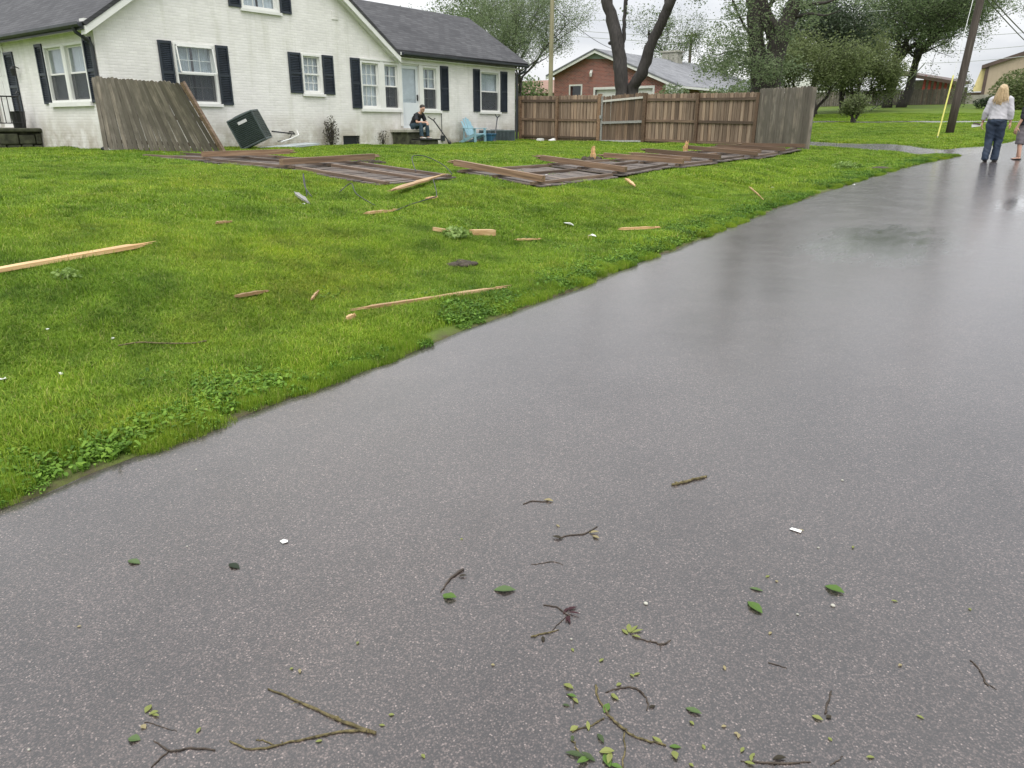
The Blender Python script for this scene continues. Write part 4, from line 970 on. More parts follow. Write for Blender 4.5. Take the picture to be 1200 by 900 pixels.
# side that ran from the house towards the road (fell towards the camera side, -Y)
GL = 'fallen fence panels'
fallen((-15.3, 9.35, 0), (-12.62, 9.2, 0), (0, -1, 0), 1.8, 'fallen fence panel lying flat in the grass before the leaning panel', GL, [(2.55, -.15, 1.75, .03)], 1)
fallen((-12.55, 9.1, 0), (-10.1, 8.95, 0), (.05, -1, 0), 1.8, 'fallen fence panel in the grass between the house and broken wedge', GL, [(2.35, -.3, 1.8, .03)], 2)
fallen((-10.05, 8.9, 0), (-7.85, 8.72, 0), (.1, -1, 0), 1.75, 'fallen fence panel with a pale split wedge at its corner', GL, [], 3, nrail=3)
# side along the road (fell towards the road, +X)
ysr = [9.2, 11.55, 13.85, 15.6, 17.85, 19.6, 21.5]
labs = ['first flat panel of the roadside row, beside the pale split wedge', 'flat panel in the roadside row, ending at the soil-ringed stump', 'flat panel in the roadside row between the two post stumps', 'flat panel in the roadside row beside the bare pale post stump', 'flat panel in the roadside row, second from the standing grey panel', 'last flat panel of the roadside row, below the standing grey panel']
for k in range(6):
    y0, y1 = ysr[k], ysr[k+1]; po = [(.08, -.15, 1.72, .03)]
    if k == 5: po.append((y1-y0-.05, -.1, 1.75, .02))
    if k in (2, 4): po.append((.9, .1, 1.5, .01))
    fallen((-8.3+.04*(k % 2), y0+.04, 0), (-8.3-.05*(k % 2), y1-.05, 0), (1, -.02+.03*(k % 3), 0), 1.72-.08*(k % 2), 'fallen fence panel, '+labs[k], GL, po, 30+k, .05+.012*(k % 2), miss=((7,) if k == 3 else ()))
# snapped post stumps standing in torn soil
def stump(px, py, h, label, soil):
    p = hit(px, py); r = random.Random(int(px)); b = MB(); q = .045; t = thing('post_stump', p, label, 'post stump', 'snapped fence post stumps')
    b.box((p.x, p.y, p.z+h*.22), (q*2, q*2, h*.6), Matrix.Rotation(.12, 3, 'X'))
    for k in range(16):
        x = p.x+r.uniform(-q*.8, q*.8); y = p.y+r.uniform(-q*.8, q*.8); b.tube([(x, y, p.z+h*.35), (x+r.uniform(-.03, .03), y, p.z+h*(r.uniform(.5, .8)+.35*(x-p.x+q)/(2*q)))], [.024, .008], 4)
    b.build('stump', W_raw, t)
    if soil:
        b = MB()
        for k in range(26): a = r.uniform(0, 6.28); q = r.uniform(.08, .5); b.sphere((p.x+q*math.cos(a), p.y+q*math.sin(a), p.z+.03), (r.uniform(.05, .12), r.uniform(.05, .12), r.uniform(.03, .10)), 6, 4)
        b.build('torn_soil', M_soil, t, smooth=True)
stump(695, 190, .34, 'splintered post stump ringed by dark torn soil', True)
stump(803, 181, .34, 'bare pale snapped post stump without soil around it', False)
def soilheap(px, py, n, sz, label):
    p = hit(px, py); r = random.Random(int(px*3)); b = MB()
    for k in range(n): a = r.uniform(0, 6.28); q = sz*math.sqrt(r.random()); b.sphere((p.x+q*math.cos(a), p.y+q*math.sin(a), p.z+.02), (r.uniform(.04, .11), r.uniform(.04, .11), r.uniform(.03, .10)*(1.2-q/sz*.7)*min(1, sz/.35)), 6, 4)
    solo(b, 'soil_clod', M_soil, p, label, 'soil', smooth=True)
soilheap(727, 186, 34, .4, 'clods of dark soil torn up beside the snapped fence post line')
soilheap(430, 193, 26, .3, 'clods of dark soil by the far end of a fallen post')

# ------------------------------------------------------------------ split boards and litter on the grass
def board(name, pa, pb, wd, th, label, cat='board', mat=None, seed=0, jag=.12, group=None, lift=.035, pa_off=(0, 0, 0)):
    r = random.Random(seed); a = Vector(pa); b = Vector(pb); d = b-a; ln = d.length; d.normalize(); sd = d.cross(Vector((0, 0, 1))).normalized()
    n = 14; vs = []
    up = sd.cross(d); ga = float(gz(a.x, a.y)); gb_ = float(gz(b.x, b.y))
    for i in range(n+1):
        t = i/n; w0 = wd/2*(1-.0*t); e = min(t, 1-t)*ln
        fade = min(1, (1-t)/max(jag, .01)) if t > .5 else min(1, t/max(jag*.35, .01))
        tl = min(1, fade**.8*r.uniform(.75, 1.1)); tr = min(1, fade**1.6*r.uniform(.7, 1.1))
        p = a.lerp(b, t)
        p.z = ga*(1-t)+gb_*t+lift*1.15
        for s_, k in ((-1, tl), (1, tr)):
            q = p+sd*s_*w0*max(k, .06)+sd*r.uniform(-.004, .004)
            vs += [q-up*th/2, q+up*th/2*max(.35, min(tl, tr))]
    fs = []
    for i in range(n):
        o = i*4; fs += [(o+1, o+3, o+7, o+5), (o, o+4, o+6, o+2), (o, o+1, o+5, o+4), (o+2, o+6, o+7, o+3)]
    fs += [(0, 2, 3, 1), (n*4, n*4+1, n*4+3, n*4+2)]
    mb = MB(); 
    # local frame so that the grain runs along the board
    c = a.lerp(b, .5); R = Matrix((sd, d, up)); mb.add([R @ (v-c) for v in vs], fs)
    for e_ in (-1, 1):      # splinters at the broken ends
        for k in range(5):
            x_ = r.uniform(-.42, .42)*wd*(.4 if jag > .1 else 1); z_ = r.uniform(-.3, .3)*th+lift*1.15; mb.tube([(x_, e_*ln*.44, z_), (x_*1.1, e_*ln*.47, z_), (x_*1.3, e_*(ln*.5+r.uniform(0, min(.14, ln*.1))), z_)], [min(wd, th)*.28, min(wd, th)*.2, .0015], 4)
    o = bpy.data.objects.new(name, mb.mesh(name, mat or W_raw)); COL.objects.link(o); o.location = c; o.rotation_euler = R.transposed().to_euler()
    return tag(o, label, cat, group)
def gp_(px, py): return hit(px, py)
board('split_board', hit(-140, 352), hit(171, 295), .10, .03, 'long fresh orange-brown split board lying across the near lawn', seed=1, jag=.04, lift=.055)
board('split_board', hit(424, 369), hit(590, 343), .045, .025, 'long thin golden splintered board lying in grass close to road', seed=2, jag=.16, lift=.042)
board('split_board', hit(459, 234), hit(522, 213), .12, .025, 'pale broad split wedge of wood at the fallen panel corner', seed=3, jag=.35, lift=.10)
board('split_board', hit(429, 256), hit(463, 252), .05, .03, 'short pale splinter in grass below the looped wires', seed=4, jag=.4, lift=.05)
board('split_board', hit(727, 275), hit(770, 273), .045, .03, 'tan splinter in grass below the first roadside panel', seed=5, jag=.25, lift=.06)
board('split_board', hit(733, 214), hit(744, 223), .06, .03, 'stubby pale splinter beside the fallen roadside panel edge', seed=6, jag=.3, lift=.06)
board('split_board', hit(278, 356), hit(314, 349), .035, .025, 'short pale chip of wood on the near lawn', seed=7, jag=.3, lift=.05)
board('split_board', hit(346, 231), hit(362, 243), .055, .03, 'grey weathered splinter lying beyond the looped wires', seed=8, jag=.3, lift=.05, mat=W_pale)
board('split_board', hit(254, 268), hit(272, 266), .035, .025, 'small tan chip lying alone in the middle lawn', seed=9, jag=.3, lift=.05)
board('split_board', hit(604, 287), hit(632, 286), .025, .02, 'thin yellow splinter lying near the broken post block', seed=10, jag=.3, lift=.05)
board('split_board', hit(878, 224), hit(893, 238), .02, .02, 'thin straw-coloured sliver in the grass by the wet road', seed=11, jag=.3, lift=.06)
board('split_board', hit(366, 359), hit(374, 349), .016, .02, 'tiny upright-lying sliver beside the long golden board', seed=12, jag=.3, lift=.05)
board('split_board', hit(407, 382), hit(417, 378), .03, .03, 'small chip at the tip of the long golden board', seed=13, jag=.3, lift=.05)
board('split_board', hit(500, 238), hit(513, 236), .05, .025, 'small pale chip below the broad split wedge', seed=14, jag=.3, lift=.05)
# broken post block lying in a torn patch with a weed tuft
A = hit(545, 280); blk = thing('broken_post', hit(566, 281), 'broken post block with orange ends lying in torn soil', 'post')
b = MB(); p0 = hit(553, 278)+Vector((0, 0, .045)); p1 = hit(578, 278)+Vector((0, 0, .05)); b.beam(p0, p1, .09, .065); b.build('block', W_raw, blk)
b = MB(); p2 = hit(508, 275)+Vector((0, 0, .06)); p3 = hit(528, 276)+Vector((0, 0, .04)); b.beam(p2, p3, .06, .035); b.build('splinter', W_raw, blk)
soilheap(538, 311, 16, .15, 'dark scuffed patch of grass below the broken post block')  # low dark lumps stand in for a patch of darker grass
# white scraps
def scrap(px, py, s, label, mat=None, group=None):
    p = hit(px, py); r = random.Random(int(px+py)); b = MB(); n = 7; vs = []
    for k in range(n): a = 6.283*k/n; q = s*r.uniform(.6, 1.1); vs.append((p.x+q*math.cos(a), p.y+q*math.sin(a)*.7, p.z+.035+r.uniform(0, s*.5)))
    vs2 = [(x, y, z-.004) for x, y, z in vs]; b.add(vs+vs2, [tuple(range(n)), tuple(range(n, 2*n))[::-1]]+[(k, (k+1) % n, n+(k+1) % n, n+k) for k in range(n)])
    solo(b, 'scrap', mat or M_white, p, label, 'scrap', group)
scrap(667, 267, .08, 'pale grey scrap on grass between broken post and tan splinter'); scrap(693, 281, .06, 'crumpled white scrap in grass above the thin yellow splinter'); scrap(5, 452, .03, 'tiny white scrap in the grass at the near lawn')
GS_ = 'little white bits scattered over the lawn'
for px, py in ((356, 243), (257, 196), (640, 208), (985, 207), (1000, 219), (925, 227), (905, 222), (72, 197), (193, 181), (505, 213), (420, 190), (57, 392), (133, 403), (73, 445), (330, 205)):
    scrap(px, py, .018 if py > 260 else .026, 'little white bit of litter in the lawn', None, GS_)
# looped wires and brush in the grass near the fallen panels
def wire(name, pts, rad_, label, mat=M_wire, cat='wire', lifts=None):
    P = [hit(*q)+Vector((0, 0, (lifts[i] if lifts else .05))) for i, q in enumerate(pts)]; o = []
    for i in range(len(P)-1):
        for k in range(4): 
            t = k/4; p0 = P[max(i-1, 0)]; p1 = P[i]; p2 = P[i+1]; p3 = P[min(i+2, len(P)-1)]
            o.append(.5*((2*p1)+(p2-p0)*t+(2*p0-5*p1+4*p2-p3)*t*t+(-p0+3*p1-3*p2+p3)*t**3))
    o.append(P[-1]); b = MB(); b.tube(o, rad_, 5); base = min(o, key=lambda v: v.z)
    return solo(b, name, mat, base, label, cat, smooth=True)
wire('looped_wire', [(360, 232), (357, 222), (358, 230), (366, 235)], .006, 'short dark bent wire standing up from the grass', lifts=[.02, .2, .12, .04])
wire('looped_wire', [(398, 230), (412, 226), (418, 233), (440, 245)], .006, 'dark crooked wire in grass near the short pale splinter', lifts=[.05, .12, .06, .04])
wire('looped_wire', [(488, 214), (484, 207), (500, 205), (520, 209), (530, 212)], .007, 'dark wire looping over the corner of the fallen panel', lifts=[.15, .3, .28, .2, .1])
wire('looped_wire', [(462, 252), (480, 245), (505, 240), (512, 238), (508, 228)], .006, 'long grey-green wire trailing below the split wedge', lifts=[.04, .05, .08, .1, .2])
wire('lawn_twig', [(140, 413), (165, 409), (190, 410), (225, 410), (243, 407)], .005, 'long thin bare twig lying on the near lawn', M_twiggreen, 'twig', [.045]*5)
# ------------------------------------------------------------------ trees
def leaf_mesh(name, C_, size, mat, seed, org, squash=1.0, droop=.0):
    rs = np.random.RandomState(seed); C_ = np.asarray(C_, float); n = len(C_)
    a = rs.normal(size=(n, 3)); a /= np.linalg.norm(a, axis=1)[:, None]; a[:, 2] *= .7
    b = rs.normal(size=(n, 3)); b -= a*(a*b).sum(1)[:, None]/np.maximum((a*a).sum(1)[:, None], 1e-6); b /= np.linalg.norm(b, axis=1)[:, None]
    s = size*rs.uniform(.6, 1.35, (n, 1)); nrm = np.cross(a, b)
    v0 = C_-a*s; v1 = C_+b*s*.45+nrm*s*.12; v2 = C_+a*s; v3 = C_-b*s*.45+nrm*s*.12
    V = np.stack([v0, v1, v2, v3], 1).reshape(-1, 3)-np.array(org)
    me = bpy.data.meshes.new(name); me.vertices.add(4*n); me.vertices.foreach_set('co', V.ravel())
    me.loops.add(4*n); me.loops.foreach_set('vertex_index', np.arange(4*n)); me.polygons.add(n)
    me.polygons.foreach_set('loop_start', np.arange(0, 4*n, 4)); me.update(calc_edges=True)
    at = me.attributes.new('rnd', 'FLOAT', 'FACE'); at.data.foreach_set('value', rs.random(n)); me.materials.append(mat); me.validate(); return me
def tree(name, base, label, stems, H, r0, spread, maxl, nleaf, lsize, mat, seed, bark=None, jitter=.5, cat='tree', group=None, up=.25, first=.35, kids=3, dens=None, lean=(0, 0), side=.55, ratio=.72, wig=.16):
    r = random.Random(seed); base = Vector(base); t = thing(name, base, label, cat, group); mb = MB(); tips = []
    def grow(p, d, ln, rad_, lvl):
        pts = [p]; rads = [rad_]; n = 5 if lvl < 2 else 4
        for i in range(n):
            d = (d+Vector((r.gauss(0, wig), r.gauss(0, wig), r.gauss(0, wig*.6)+up*.12*(lvl > 0)))).normalized()
            p = p+d*ln/n; pts.append(p); rads.append(rad_*(1-.42*(i+1)/n))
            if lvl >= maxl-1: tips.append(p)
            if 0 < i < n and lvl < maxl and (lvl > 0 or i/n > first) and r.random() < side:
                ax = Vector((r.gauss(0, 1), r.gauss(0, 1), r.gauss(0, .4))).normalized(); dd = (d*.55+ax*spread).normalized()
                grow(p, dd, ln*r.uniform(.5, .8), rads[-1]*.6, lvl+1)
        mb.tube(pts, rads, 8 if lvl < 2 else 5 if lvl < 3 else 4, cap=(lvl < 2))
        if lvl < maxl:
            for k in range(kids if lvl else max(2, kids)):
                a = 6.283*(k+r.random())/kids; ax = Vector((math.cos(a), math.sin(a), r.uniform(-.2, .5)))
                grow(p, (d*.75+ax*spread+Vector((0, 0, up*.3))).normalized(), ln*r.uniform(ratio-.12, ratio+.1), rads[-1]*.72, lvl+1)
    for (dx, dy, tilt, fr) in stems:
        dv = Vector((tilt[0], tilt[1], 1)).normalized(); grow(base+Vector((dx, dy, -.1)), dv, H*fr, r0*(.6+.4*fr/stems[0][3]), 0)
    mb.build('trunk', bark or M_bark, t, smooth=True, fix=False)
    if nleaf and tips:
        rs = np.random.RandomState(seed); T = np.array([tuple(q) for q in tips]); idx = rs.randint(0, len(T), nleaf)
        # some twigs carry many leaves, some few: light and dark clumps
        wgt = rs.gamma(1.2, 1, len(T)); idx = rs.choice(len(T), nleaf, p=wgt/wgt.sum())
        C_ = T[idx]+rs.normal(size=(nleaf, 3))*jitter
        me = leaf_mesh('crown', C_, lsize, mat, seed+1, base); o = bpy.data.objects.new('crown', me); COL.objects.link(o); o.parent = t; ORI[o.name] = base
        if dens: pass
    return t
def bush(name, base, label, R, n, lsize, mat, seed, cat='bush', group=None, stems=8, bark=None):
    r = random.Random(seed); rs = np.random.RandomState(seed); base = Vector(base); t = thing(name, base, label, cat, group); mb = MB(); T = []
    for k in range(stems):
        a = 6.283*k/stems+r.random(); q = Vector((math.cos(a)*R[0]*r.uniform(.2, .75), math.sin(a)*R[1]*r.uniform(.2, .75), R[2]*r.uniform(1.1, 1.8)))
        mb.tube([base+Vector((0, 0, -.05)), base+q*.5+Vector((r.gauss(0, .05), r.gauss(0, .05), 0)), base+q], [min(.03, R[2]*.05), min(.018, R[2]*.03), min(.006, R[2]*.012)], 5)
    mb.build('stem', bark or M_bark, t, fix=False)
    lob = rs.normal(size=(14, 3)); lob /= np.linalg.norm(lob, axis=1)[:, None]
    d = rs.normal(size=(n, 3)); d /= np.linalg.norm(d, axis=1)[:, None]
    bulge = 1+.22*np.max(d @ lob.T-.8, axis=1)*4; q = d*(rs.random((n, 1))**.38)*bulge[:, None]
    C_ = np.array(base)+q*np.array(R)+np.array([0, 0, R[2]*.92]); C_ = C_[C_[:, 2] > base.z+.02]
    me = leaf_mesh('crown', C_, lsize, mat, seed+1, base); o = bpy.data.objects.new('crown', me); COL.objects.link(o); o.parent = t
    return t
def limb(name, label, paths, bark, base, cat='tree'):
    """a tree drawn limb by limb: each path is [(px, py, y_plane, radius), ...]"""
    t = thing(name, base, label, cat); mb = MB(); ends = []
    rj = random.Random(5)
    for path in paths:
        P = [on_y(px, py, yy) for px, py, yy, rr in path]; Rr = [q[3] for q in path]; pts = []; rads = []
        for i in range(len(P)-1):
            for k in range(5):
                u = k/5; p0 = P[max(i-1, 0)]; p1 = P[i]; p2 = P[i+1]; p3 = P[min(i+2, len(P)-1)]
                pts.append(.5*((2*p1)+(p2-p0)*u+(2*p0-5*p1+4*p2-p3)*u*u+(-p0+3*p1-3*p2+p3)*u**3)+Vector((rj.gauss(0, .015), rj.gauss(0, .03), 0))); rads.append((Rr[i]*(1-u)+Rr[i+1]*u)*rj.uniform(.93, 1.07))
        pts.append(P[-1]); rads.append(Rr[-1]); mb.tube(pts, rads, 10); ends.append(P[-1])
    return t, mb, ends
# leafless storm-stripped tree with two leaning trunks behind the fence gate
yb = 31.0
bs = on_y(731, 168, yb); bs.z = float(gz(bs.x, yb))
bx0 = on_y(731, 118, yb)
t, mb, ends = limb('forked_tree', 'dark bare forked tree rising behind the fence gate', [
    [(732, 172, yb, .42), (730, 120, yb, .36), (727, 85, yb, .31), (722, 45, yb, .29), (713, 8, yb, .26), (705, -30, yb, .24), (690, -110, yb+.5, .18), (670, -190, yb+1, .08)],
    [(736, 168, yb-.1, .30), (741, 108, yb, .24), (752, 85, yb, .26), (764, 50, yb, .22), (778, 20, yb, .21), (790, -8, yb, .19), (812, -60, yb, .15), (850, -140, yb, .06)],
    [(728, 62, yb+.15, .09), (731, 40, yb+.2, .085), (732, 10, yb+.2, .08), (735, -30, yb+.2, .07), (741, -90, yb+.3, .03)],
    [(781, 14, yb, .11), (780, -20, yb, .12), (772, -70, yb, .08), (760, -130, yb, .03)],
    [(763, 50, yb, .10), (761, 42, yb-.05, .06), (760, 36, yb-.1, .03)],
    [(719, 52, yb, .12), (714, 50, yb-.1, .07)],
    [(732, 14, yb+.2, .04), (736, -2, yb+.2, .03), (739, -20, yb+.2, .015)]], M_bark2, bs)
mb.build('trunk', M_bark2, t, smooth=True)
rs = np.random.RandomState(4); Cc = []
for (px, py, yy, sg, nn) in ((734, 12, yb+.2, .10, 30), (764, 12, yb, .2, 26), (700, -60, yb+.5, .6, 220), (820, -90, yb, .8, 300), (745, -90, yb, .6, 200)):
    q = np.array(on_y(px, py, yy)); Cc.append(q+rs.normal(size=(nn, 3))*sg)
me = leaf_mesh('crown', np.concatenate(Cc), .07, F_air, 3, bs); o = bpy.data.objects.new('crown', me); COL.objects.link(o); o.parent = t

# big multi-trunk tree over the fence end
yb2 = 33.0; b2 = on_y(893, 150, yb2); b2.z = float(gz(b2.x, yb2))
t, mb, ends = limb('maple_tree', 'large multi-trunk tree with sparse spring leaves behind the fence', [
    [(893, 165, yb2, .55), (893, 112, yb2, .50), (889, 80, yb2, .36), (885, 40, yb2, .32), (883, 0, yb2, .30), (880, -60, yb2, .25), (875, -150, yb2, .12)],
    [(898, 112, yb2, .42), (905, 80, yb2+.1, .34), (908, 45, yb2+.1, .28), (897, 22, yb2+.1, .25), (893, -5, yb2+.1, .23), (890, -80, yb2+.2, .15), (885, -160, yb2, .05)],
    [(899, 120, yb2-.2, .45), (908, 70, yb2-.2, .40), (920, 32, yb2-.2, .34), (932, 0, yb2-.2, .30), (950, -60, yb2-.2, .2), (975, -140, yb2, .07)],
    [(916, 40, yb2-.2, .16), (903, 20, yb2-.2, .13), (900, 10, yb2-.3, .11), (908, -2, yb2-.4, .08), (925, -30, yb2-.5, .04)],
    [(932, 12, yb2-.2, .09), (948, 5, yb2-.3, .07), (968, 3, yb2-.4, .055), (985, -4, yb2-.5, .03)],
    [(934, 20, yb2-.2, .07), (950, 16, yb2-.5, .05), (966, 18, yb2-.8, .03), (985, 12, yb2-1.0, .012)],
    [(884, 50, yb2, .08), (872, 30, yb2-.6, .05), (862, 8, yb2-1.0, .035), (850, -20, yb2-1.3, .02)],
    [(888, 75, yb2, .07), (872, 62, yb2-.5, .045), (856, 60, yb2-1.0, .03), (838, 66, yb2-1.4, .015)],
    [(889, 84, yb2, .06), (876, 74, yb2-.6, .04), (862, 78, yb2-1.2, .02)]], M_bark, b2)
mb.build('trunk', M_bark, t, smooth=True)
Cc = []
for (px, py, dy, sx, sz, nn) in ((880, 25, -1.0, .5, .5, 260), (860, 25, -1.2, .4, .5, 300), (846, 58, -1.4, .45, .35, 420), (868, 66, -1.2, .6, .5, 900), (850, 82, -1.3, .5, .3, 500), (884, 84, -1.0, .7, .4, 1100), (905, 88, -1.2, .5, .35, 500), (930, 25, -.8, .8, .5, 500), (958, 12, -.5, .7, .4, 500), (900, -60, 0, 1.6, 1.4, 2600), (850, -70, -1, 1.3, 1.2, 1500), (960, -70, 0, 1.6, 1.3, 2400), (872, 2, -.8, .8, .5, 500), (838, 72, -1.4, .3, .25, 220), (905, 60, -.6, .4, .5, 250)):
    q = np.array(on_y(px, py, yb2+dy)); base_ = rs.normal(size=(max(4, nn//60), 3))*np.array([sx, sx, sz]); k = rs.randint(0, len(base_), nn); Cc.append(q+base_[k]+rs.normal(size=(nn, 3))*.19)
Cc = np.concatenate(Cc); Cc = np.concatenate([Cc, Cc+rs.normal(size=Cc.shape)*.10]); me = leaf_mesh('crown', Cc[rs.random(len(Cc)) < .85], .055, F_air, 3, b2); o = bpy.data.objects.new('crown', me); COL.objects.link(o); o.parent = t

# airy pale tree behind the end of the white house
p = g3(-27.3, 35.0)
tree('airy_tree', p, 'tall airy pale green tree behind the end of the white house', [(0, 0, (.02, .05), 1), (.3, .1, (.16, .0), .8)], 3.4, .17, .62, 4, 62000, .045, F_air, 12, jitter=.24, up=.45, side=.55, first=.3, ratio=.74)
p = on_y(522, 30, 40.0); p.z = float(gz(p.x, p.y))
tree('evergreen_tree', p, 'dark green treetop showing above the wing roof', [(0, 0, (0, 0), 1)], 3.0, .25, .6, 4, 30000, .08, F_mid, 15, jitter=.28, up=.3)
# small olive multi-stem tree on the far grass
p = hit(988, 132)
tree('crabapple_tree', (p.x, p.y, p.z), 'low spreading olive-green crabapple tree with several thin stems', [(0, 0, (-.45, 0), 1), (.2, .1, (.1, .1), 1), (.35, 0, (.5, -.1), .95), (-.15, 0, (-.12, .2), .9), (.4, .1, (.75, .1), .8)], 2.7, .15, .75, 3, 46000, .082, F_crab, 31, jitter=.36, up=.12, side=.7)
p = hit(950, 138)
tree('ash_tree', (p.x, p.y, p.z), 'slim leafy tree beside the grey fence panel', [(0, 0, (-.1, 0), 1), (.1, .1, (.25, .1), .9)], 2.4, .13, .7, 3, 24000, .08, F_crab, 35, jitter=.34, up=.2)
p = hit(1029, 128)
tree('oak_tree', (p.x, p.y+3, p.z), 'very tall broad dark green tree behind the crabapple', [(0, 0, (0, 0), 1), (1.0, 0, (.15, 0), .95)], 4.4, .45, .72, 5, 85000, .08, F_mid, 41, jitter=.30, up=.14, kids=3, side=.5, ratio=.76, bark=M_bark2)
p = on_y(955, 120, 60.0); p.z = float(gz(p.x, p.y))
tree('spruce_tree', p, 'dark dense evergreen between the multi-trunk tree and crabapple', [(0, 0, (0, 0), 1)], 2.7, .3, .55, 4, 20000, .11, F_dark, 44, jitter=.5, up=.4)
# sapling with a rounded head on the far grass
p = hit(1000, 145); 
tree('sapling', (p.x, p.y, p.z), 'short bushy sapling standing alone on the far grass', [(0, 0, (0, 0), 1), (.06, 0, (.15, 0), .9), (-.05, 0, (-.2, .1), .8)], .62, .09, .42, 3, 3600, .055, F_crab, 51, jitter=.13, cat='sapling', up=.25, first=.2)
# trees round the brick house
p = on_y(812, 100, 56.0); p.z = float(gz(p.x, p.y))
tree('young_tree', p, 'light green young tree above the brick house roof', [(0, 0, (0, 0), 1), (.2, 0, (.3, 0), .8)], 3.2, .14, .6, 4, 14000, .065, F_lt, 61, jitter=.22, up=.3)
p = on_y(612, 120, 60.0); p.z = float(gz(p.x, p.y))
bush('round_shrub', p, 'far green shrub showing over the fence beside the house', (2.4, 2, 2.0), 2600, .14, F_lt, 63)
for k, (px, py, yy, R, nn, mt, lb) in enumerate(((795, 112, 41.0, (1.5, 1.1, 1.15), 3200, F_mid, 'rounded green shrub beside the brick house downspout'), (850, 112, 38.5, (1.7, 1.1, 1.05), 3600, F_mid, 'dense green shrub in front of the brick house porch'), (888, 112, 37.0, (1.7, 1.2, 1.15), 3600, F_mid, 'broad green shrub at the foot of the multi-trunk tree'))):
    p = on_y(px, py, yy); p.z = float(gz(p.x, yy)); bush('shrub', p, lb, R, nn, .085, mt, 70+k)
p = on_x(1188, 118, -5.5); 
p = hit(1195, 128); bush('round_bush', (p.x, p.y, p.z), 'large rounded dark bush before the tan metal building', (1.9, 1.7, 1.35), 5200, .11, F_crab, 81)
p = hit(1162, 127); bush('low_bush', (p.x, p.y, p.z), 'low dark bush beside the large rounded bush', (1.2, .9, .45), 1800, .09, F_dark, 83)
p = hit(1124, 126); bush('brush_thicket', (p.x, p.y, p.z), 'scrubby thicket growing behind the dark utility pole', (.8, .8, 1.4), 700, .08, F_crab, 85)
# shrub against the wall
bush('wall_shrub', (-19.72, 16.05, .88), 'scraggly half-dead shrub growing against the white wall', (.20, .27, .46), 620, .032, F_dry, 91, cat='shrub', stems=16)
bush('creeper', (-19.85, 18.35, .89), 'thin dry weed clump at the wall between vent and steps', (.12, .26, .30), 120, .03, F_dry, 93, cat='weeds', stems=7)
bush('weed_tuft', hit(536, 281), 'bright green weed tuft beside the broken post block', (.17, .15, .07), 260, .03, F_weed, 95, cat='weeds', stems=4)
bush('weed_tuft', hit(80, 330), 'pale leafy weed tuft in front of the long split board', (.10, .09, .05), 120, .022, F_weed, 96, cat='weeds', stems=4)
bush('weed_tuft', hit(993, 199), 'pale leafy weed tuft on the verge beyond the fallen panels', (.28, .22, .09), 200, .045, F_weed, 97, cat='weeds', stems=4)
p = hit(1033, 199); s = MB(); s.sphere((p.x, p.y, p.z+.02), (.25, .22, .05)); solo(s, 'drain_cover', M_soil, p, 'dark muddy lump in the grass near the driveway', 'mud', smooth=True)

# ------------------------------------------------------------------ brick house beyond the fence
Yb = 42.0
M_rb = brick_mat('red_brick', 'y', (.37, .105, .075), (.40, .31, .28), .4, .21, .075, False, .012, .5, (.19, .058, .048))
M_rbx = brick_mat('red_brick_side', 'x', (.30, .115, .075), (.34, .27, .23), .4, .21, .075, False, .012, .5, (.19, .065, .05))
M_rg = shingle_mat('grey_shingles', (.17, .175, .185), (.24, .245, .255), 1)
bh = thing('brick_house', (-25, 46, 1.5), 'low red brick house with a garage door behind the wooden fence', 'house')
xl, xr_ = -29.2, -20.9; za, zl, zrr = 5.98, 4.72, 3.92; xa = -26.05
s = MB().prism([(xl, .8), (xr_, .8), (xr_, zrr-.02), (xa, za-.16), (xl, zl-.06)], 'y', Yb, Yb+.25)
bw = s.build('wall', M_rb, bh); GD = (-26.1, -22.15, 1.4, 3.66); SW = (-27.95, -27.15, 2.9, 3.92)
cut(bw, [(a, b, Yb-.2, Yb+.5, c, d) for a, b, c, d in (GD, SW)])
MB().bx(xr_-.25, xr_, Yb+.252, 58, .8, zrr-.03).build('wall', M_rbx, bh)
MB().bx(xl, xl+.25, Yb+.252, 58, .8, zl-.06).build('wall', M_rbx, bh)
MB().bx(xl+.3, xr_-.3, Yb+.8, Yb+.9, 1, 4).build('dark_room_sheet', M_dark, bh)  # near-black sheet put in for the unlit inside of the house
s = MB(); slab(s, (xa, Yb-.35, za), (xa, 58.3, za), (xl-.45, 58.3, zl-.12), (xl-.45, Yb-.35, zl-.12), .09); s.build('roof', M_rg, bh)
s = MB(); slab(s, (xa, Yb-.35, za-.003), (xa, 58.3, za-.003), (xr_+.7, 58.3, zrr-.19), (xr_+.7, Yb-.35, zrr-.19), .09); s.build('roof', M_rg, bh)
s = MB()
s.prism([(xa, za-.09), (xr_+.7, zrr-.28), (xr_+.7, zrr-.44), (xa, za-.25)], 'y', Yb-.33, Yb-.27); s.prism([(xa, za-.091), (xl-.45, zl-.21), (xl-.45, zl-.37), (xa, za-.251)], 'y', Yb-.329, Yb-.271)
s.prism([(xr_+.7, zrr-.28), (xr_+.72, zrr-.6), (xr_-.3, zrr-.6), (xr_-.3, zrr+.08)], 'y', Yb-.26, Yb-.02)
s.build('rake_board', M_white, bh)
s = MB(); s.prism([(xa-.95, za-.52), (xa+1.2, za-.62), (xa, za-.2)], 'y', Yb-.06, Yb-.005); s.build('gable_panel', M_pad, bh)
s = MB(); s.bx(xr_+.7, xr_+.8, Yb-.35, 58, zrr-.34, zrr-.22); s.build('gutter', M_white, bh)
s = MB(); s.tube([(xr_+.72, Yb-.2, zrr-.34), (xr_+.25, Yb-.06, zrr-.8), (xr_+.06, Yb-.06, zrr-1.0), (xr_+.06, Yb-.06, 1.5)], .055, 6); s.build('downspout', M_white, bh)
a, b, c, d = GD; s = MB()
for q in ((a-.12, a, c, d+.14), (b, b+.12, c, d+.14), (a, b, d, d+.14)): s.bx(q[0], q[1], Yb-.03, Yb+.1, q[2], q[3])
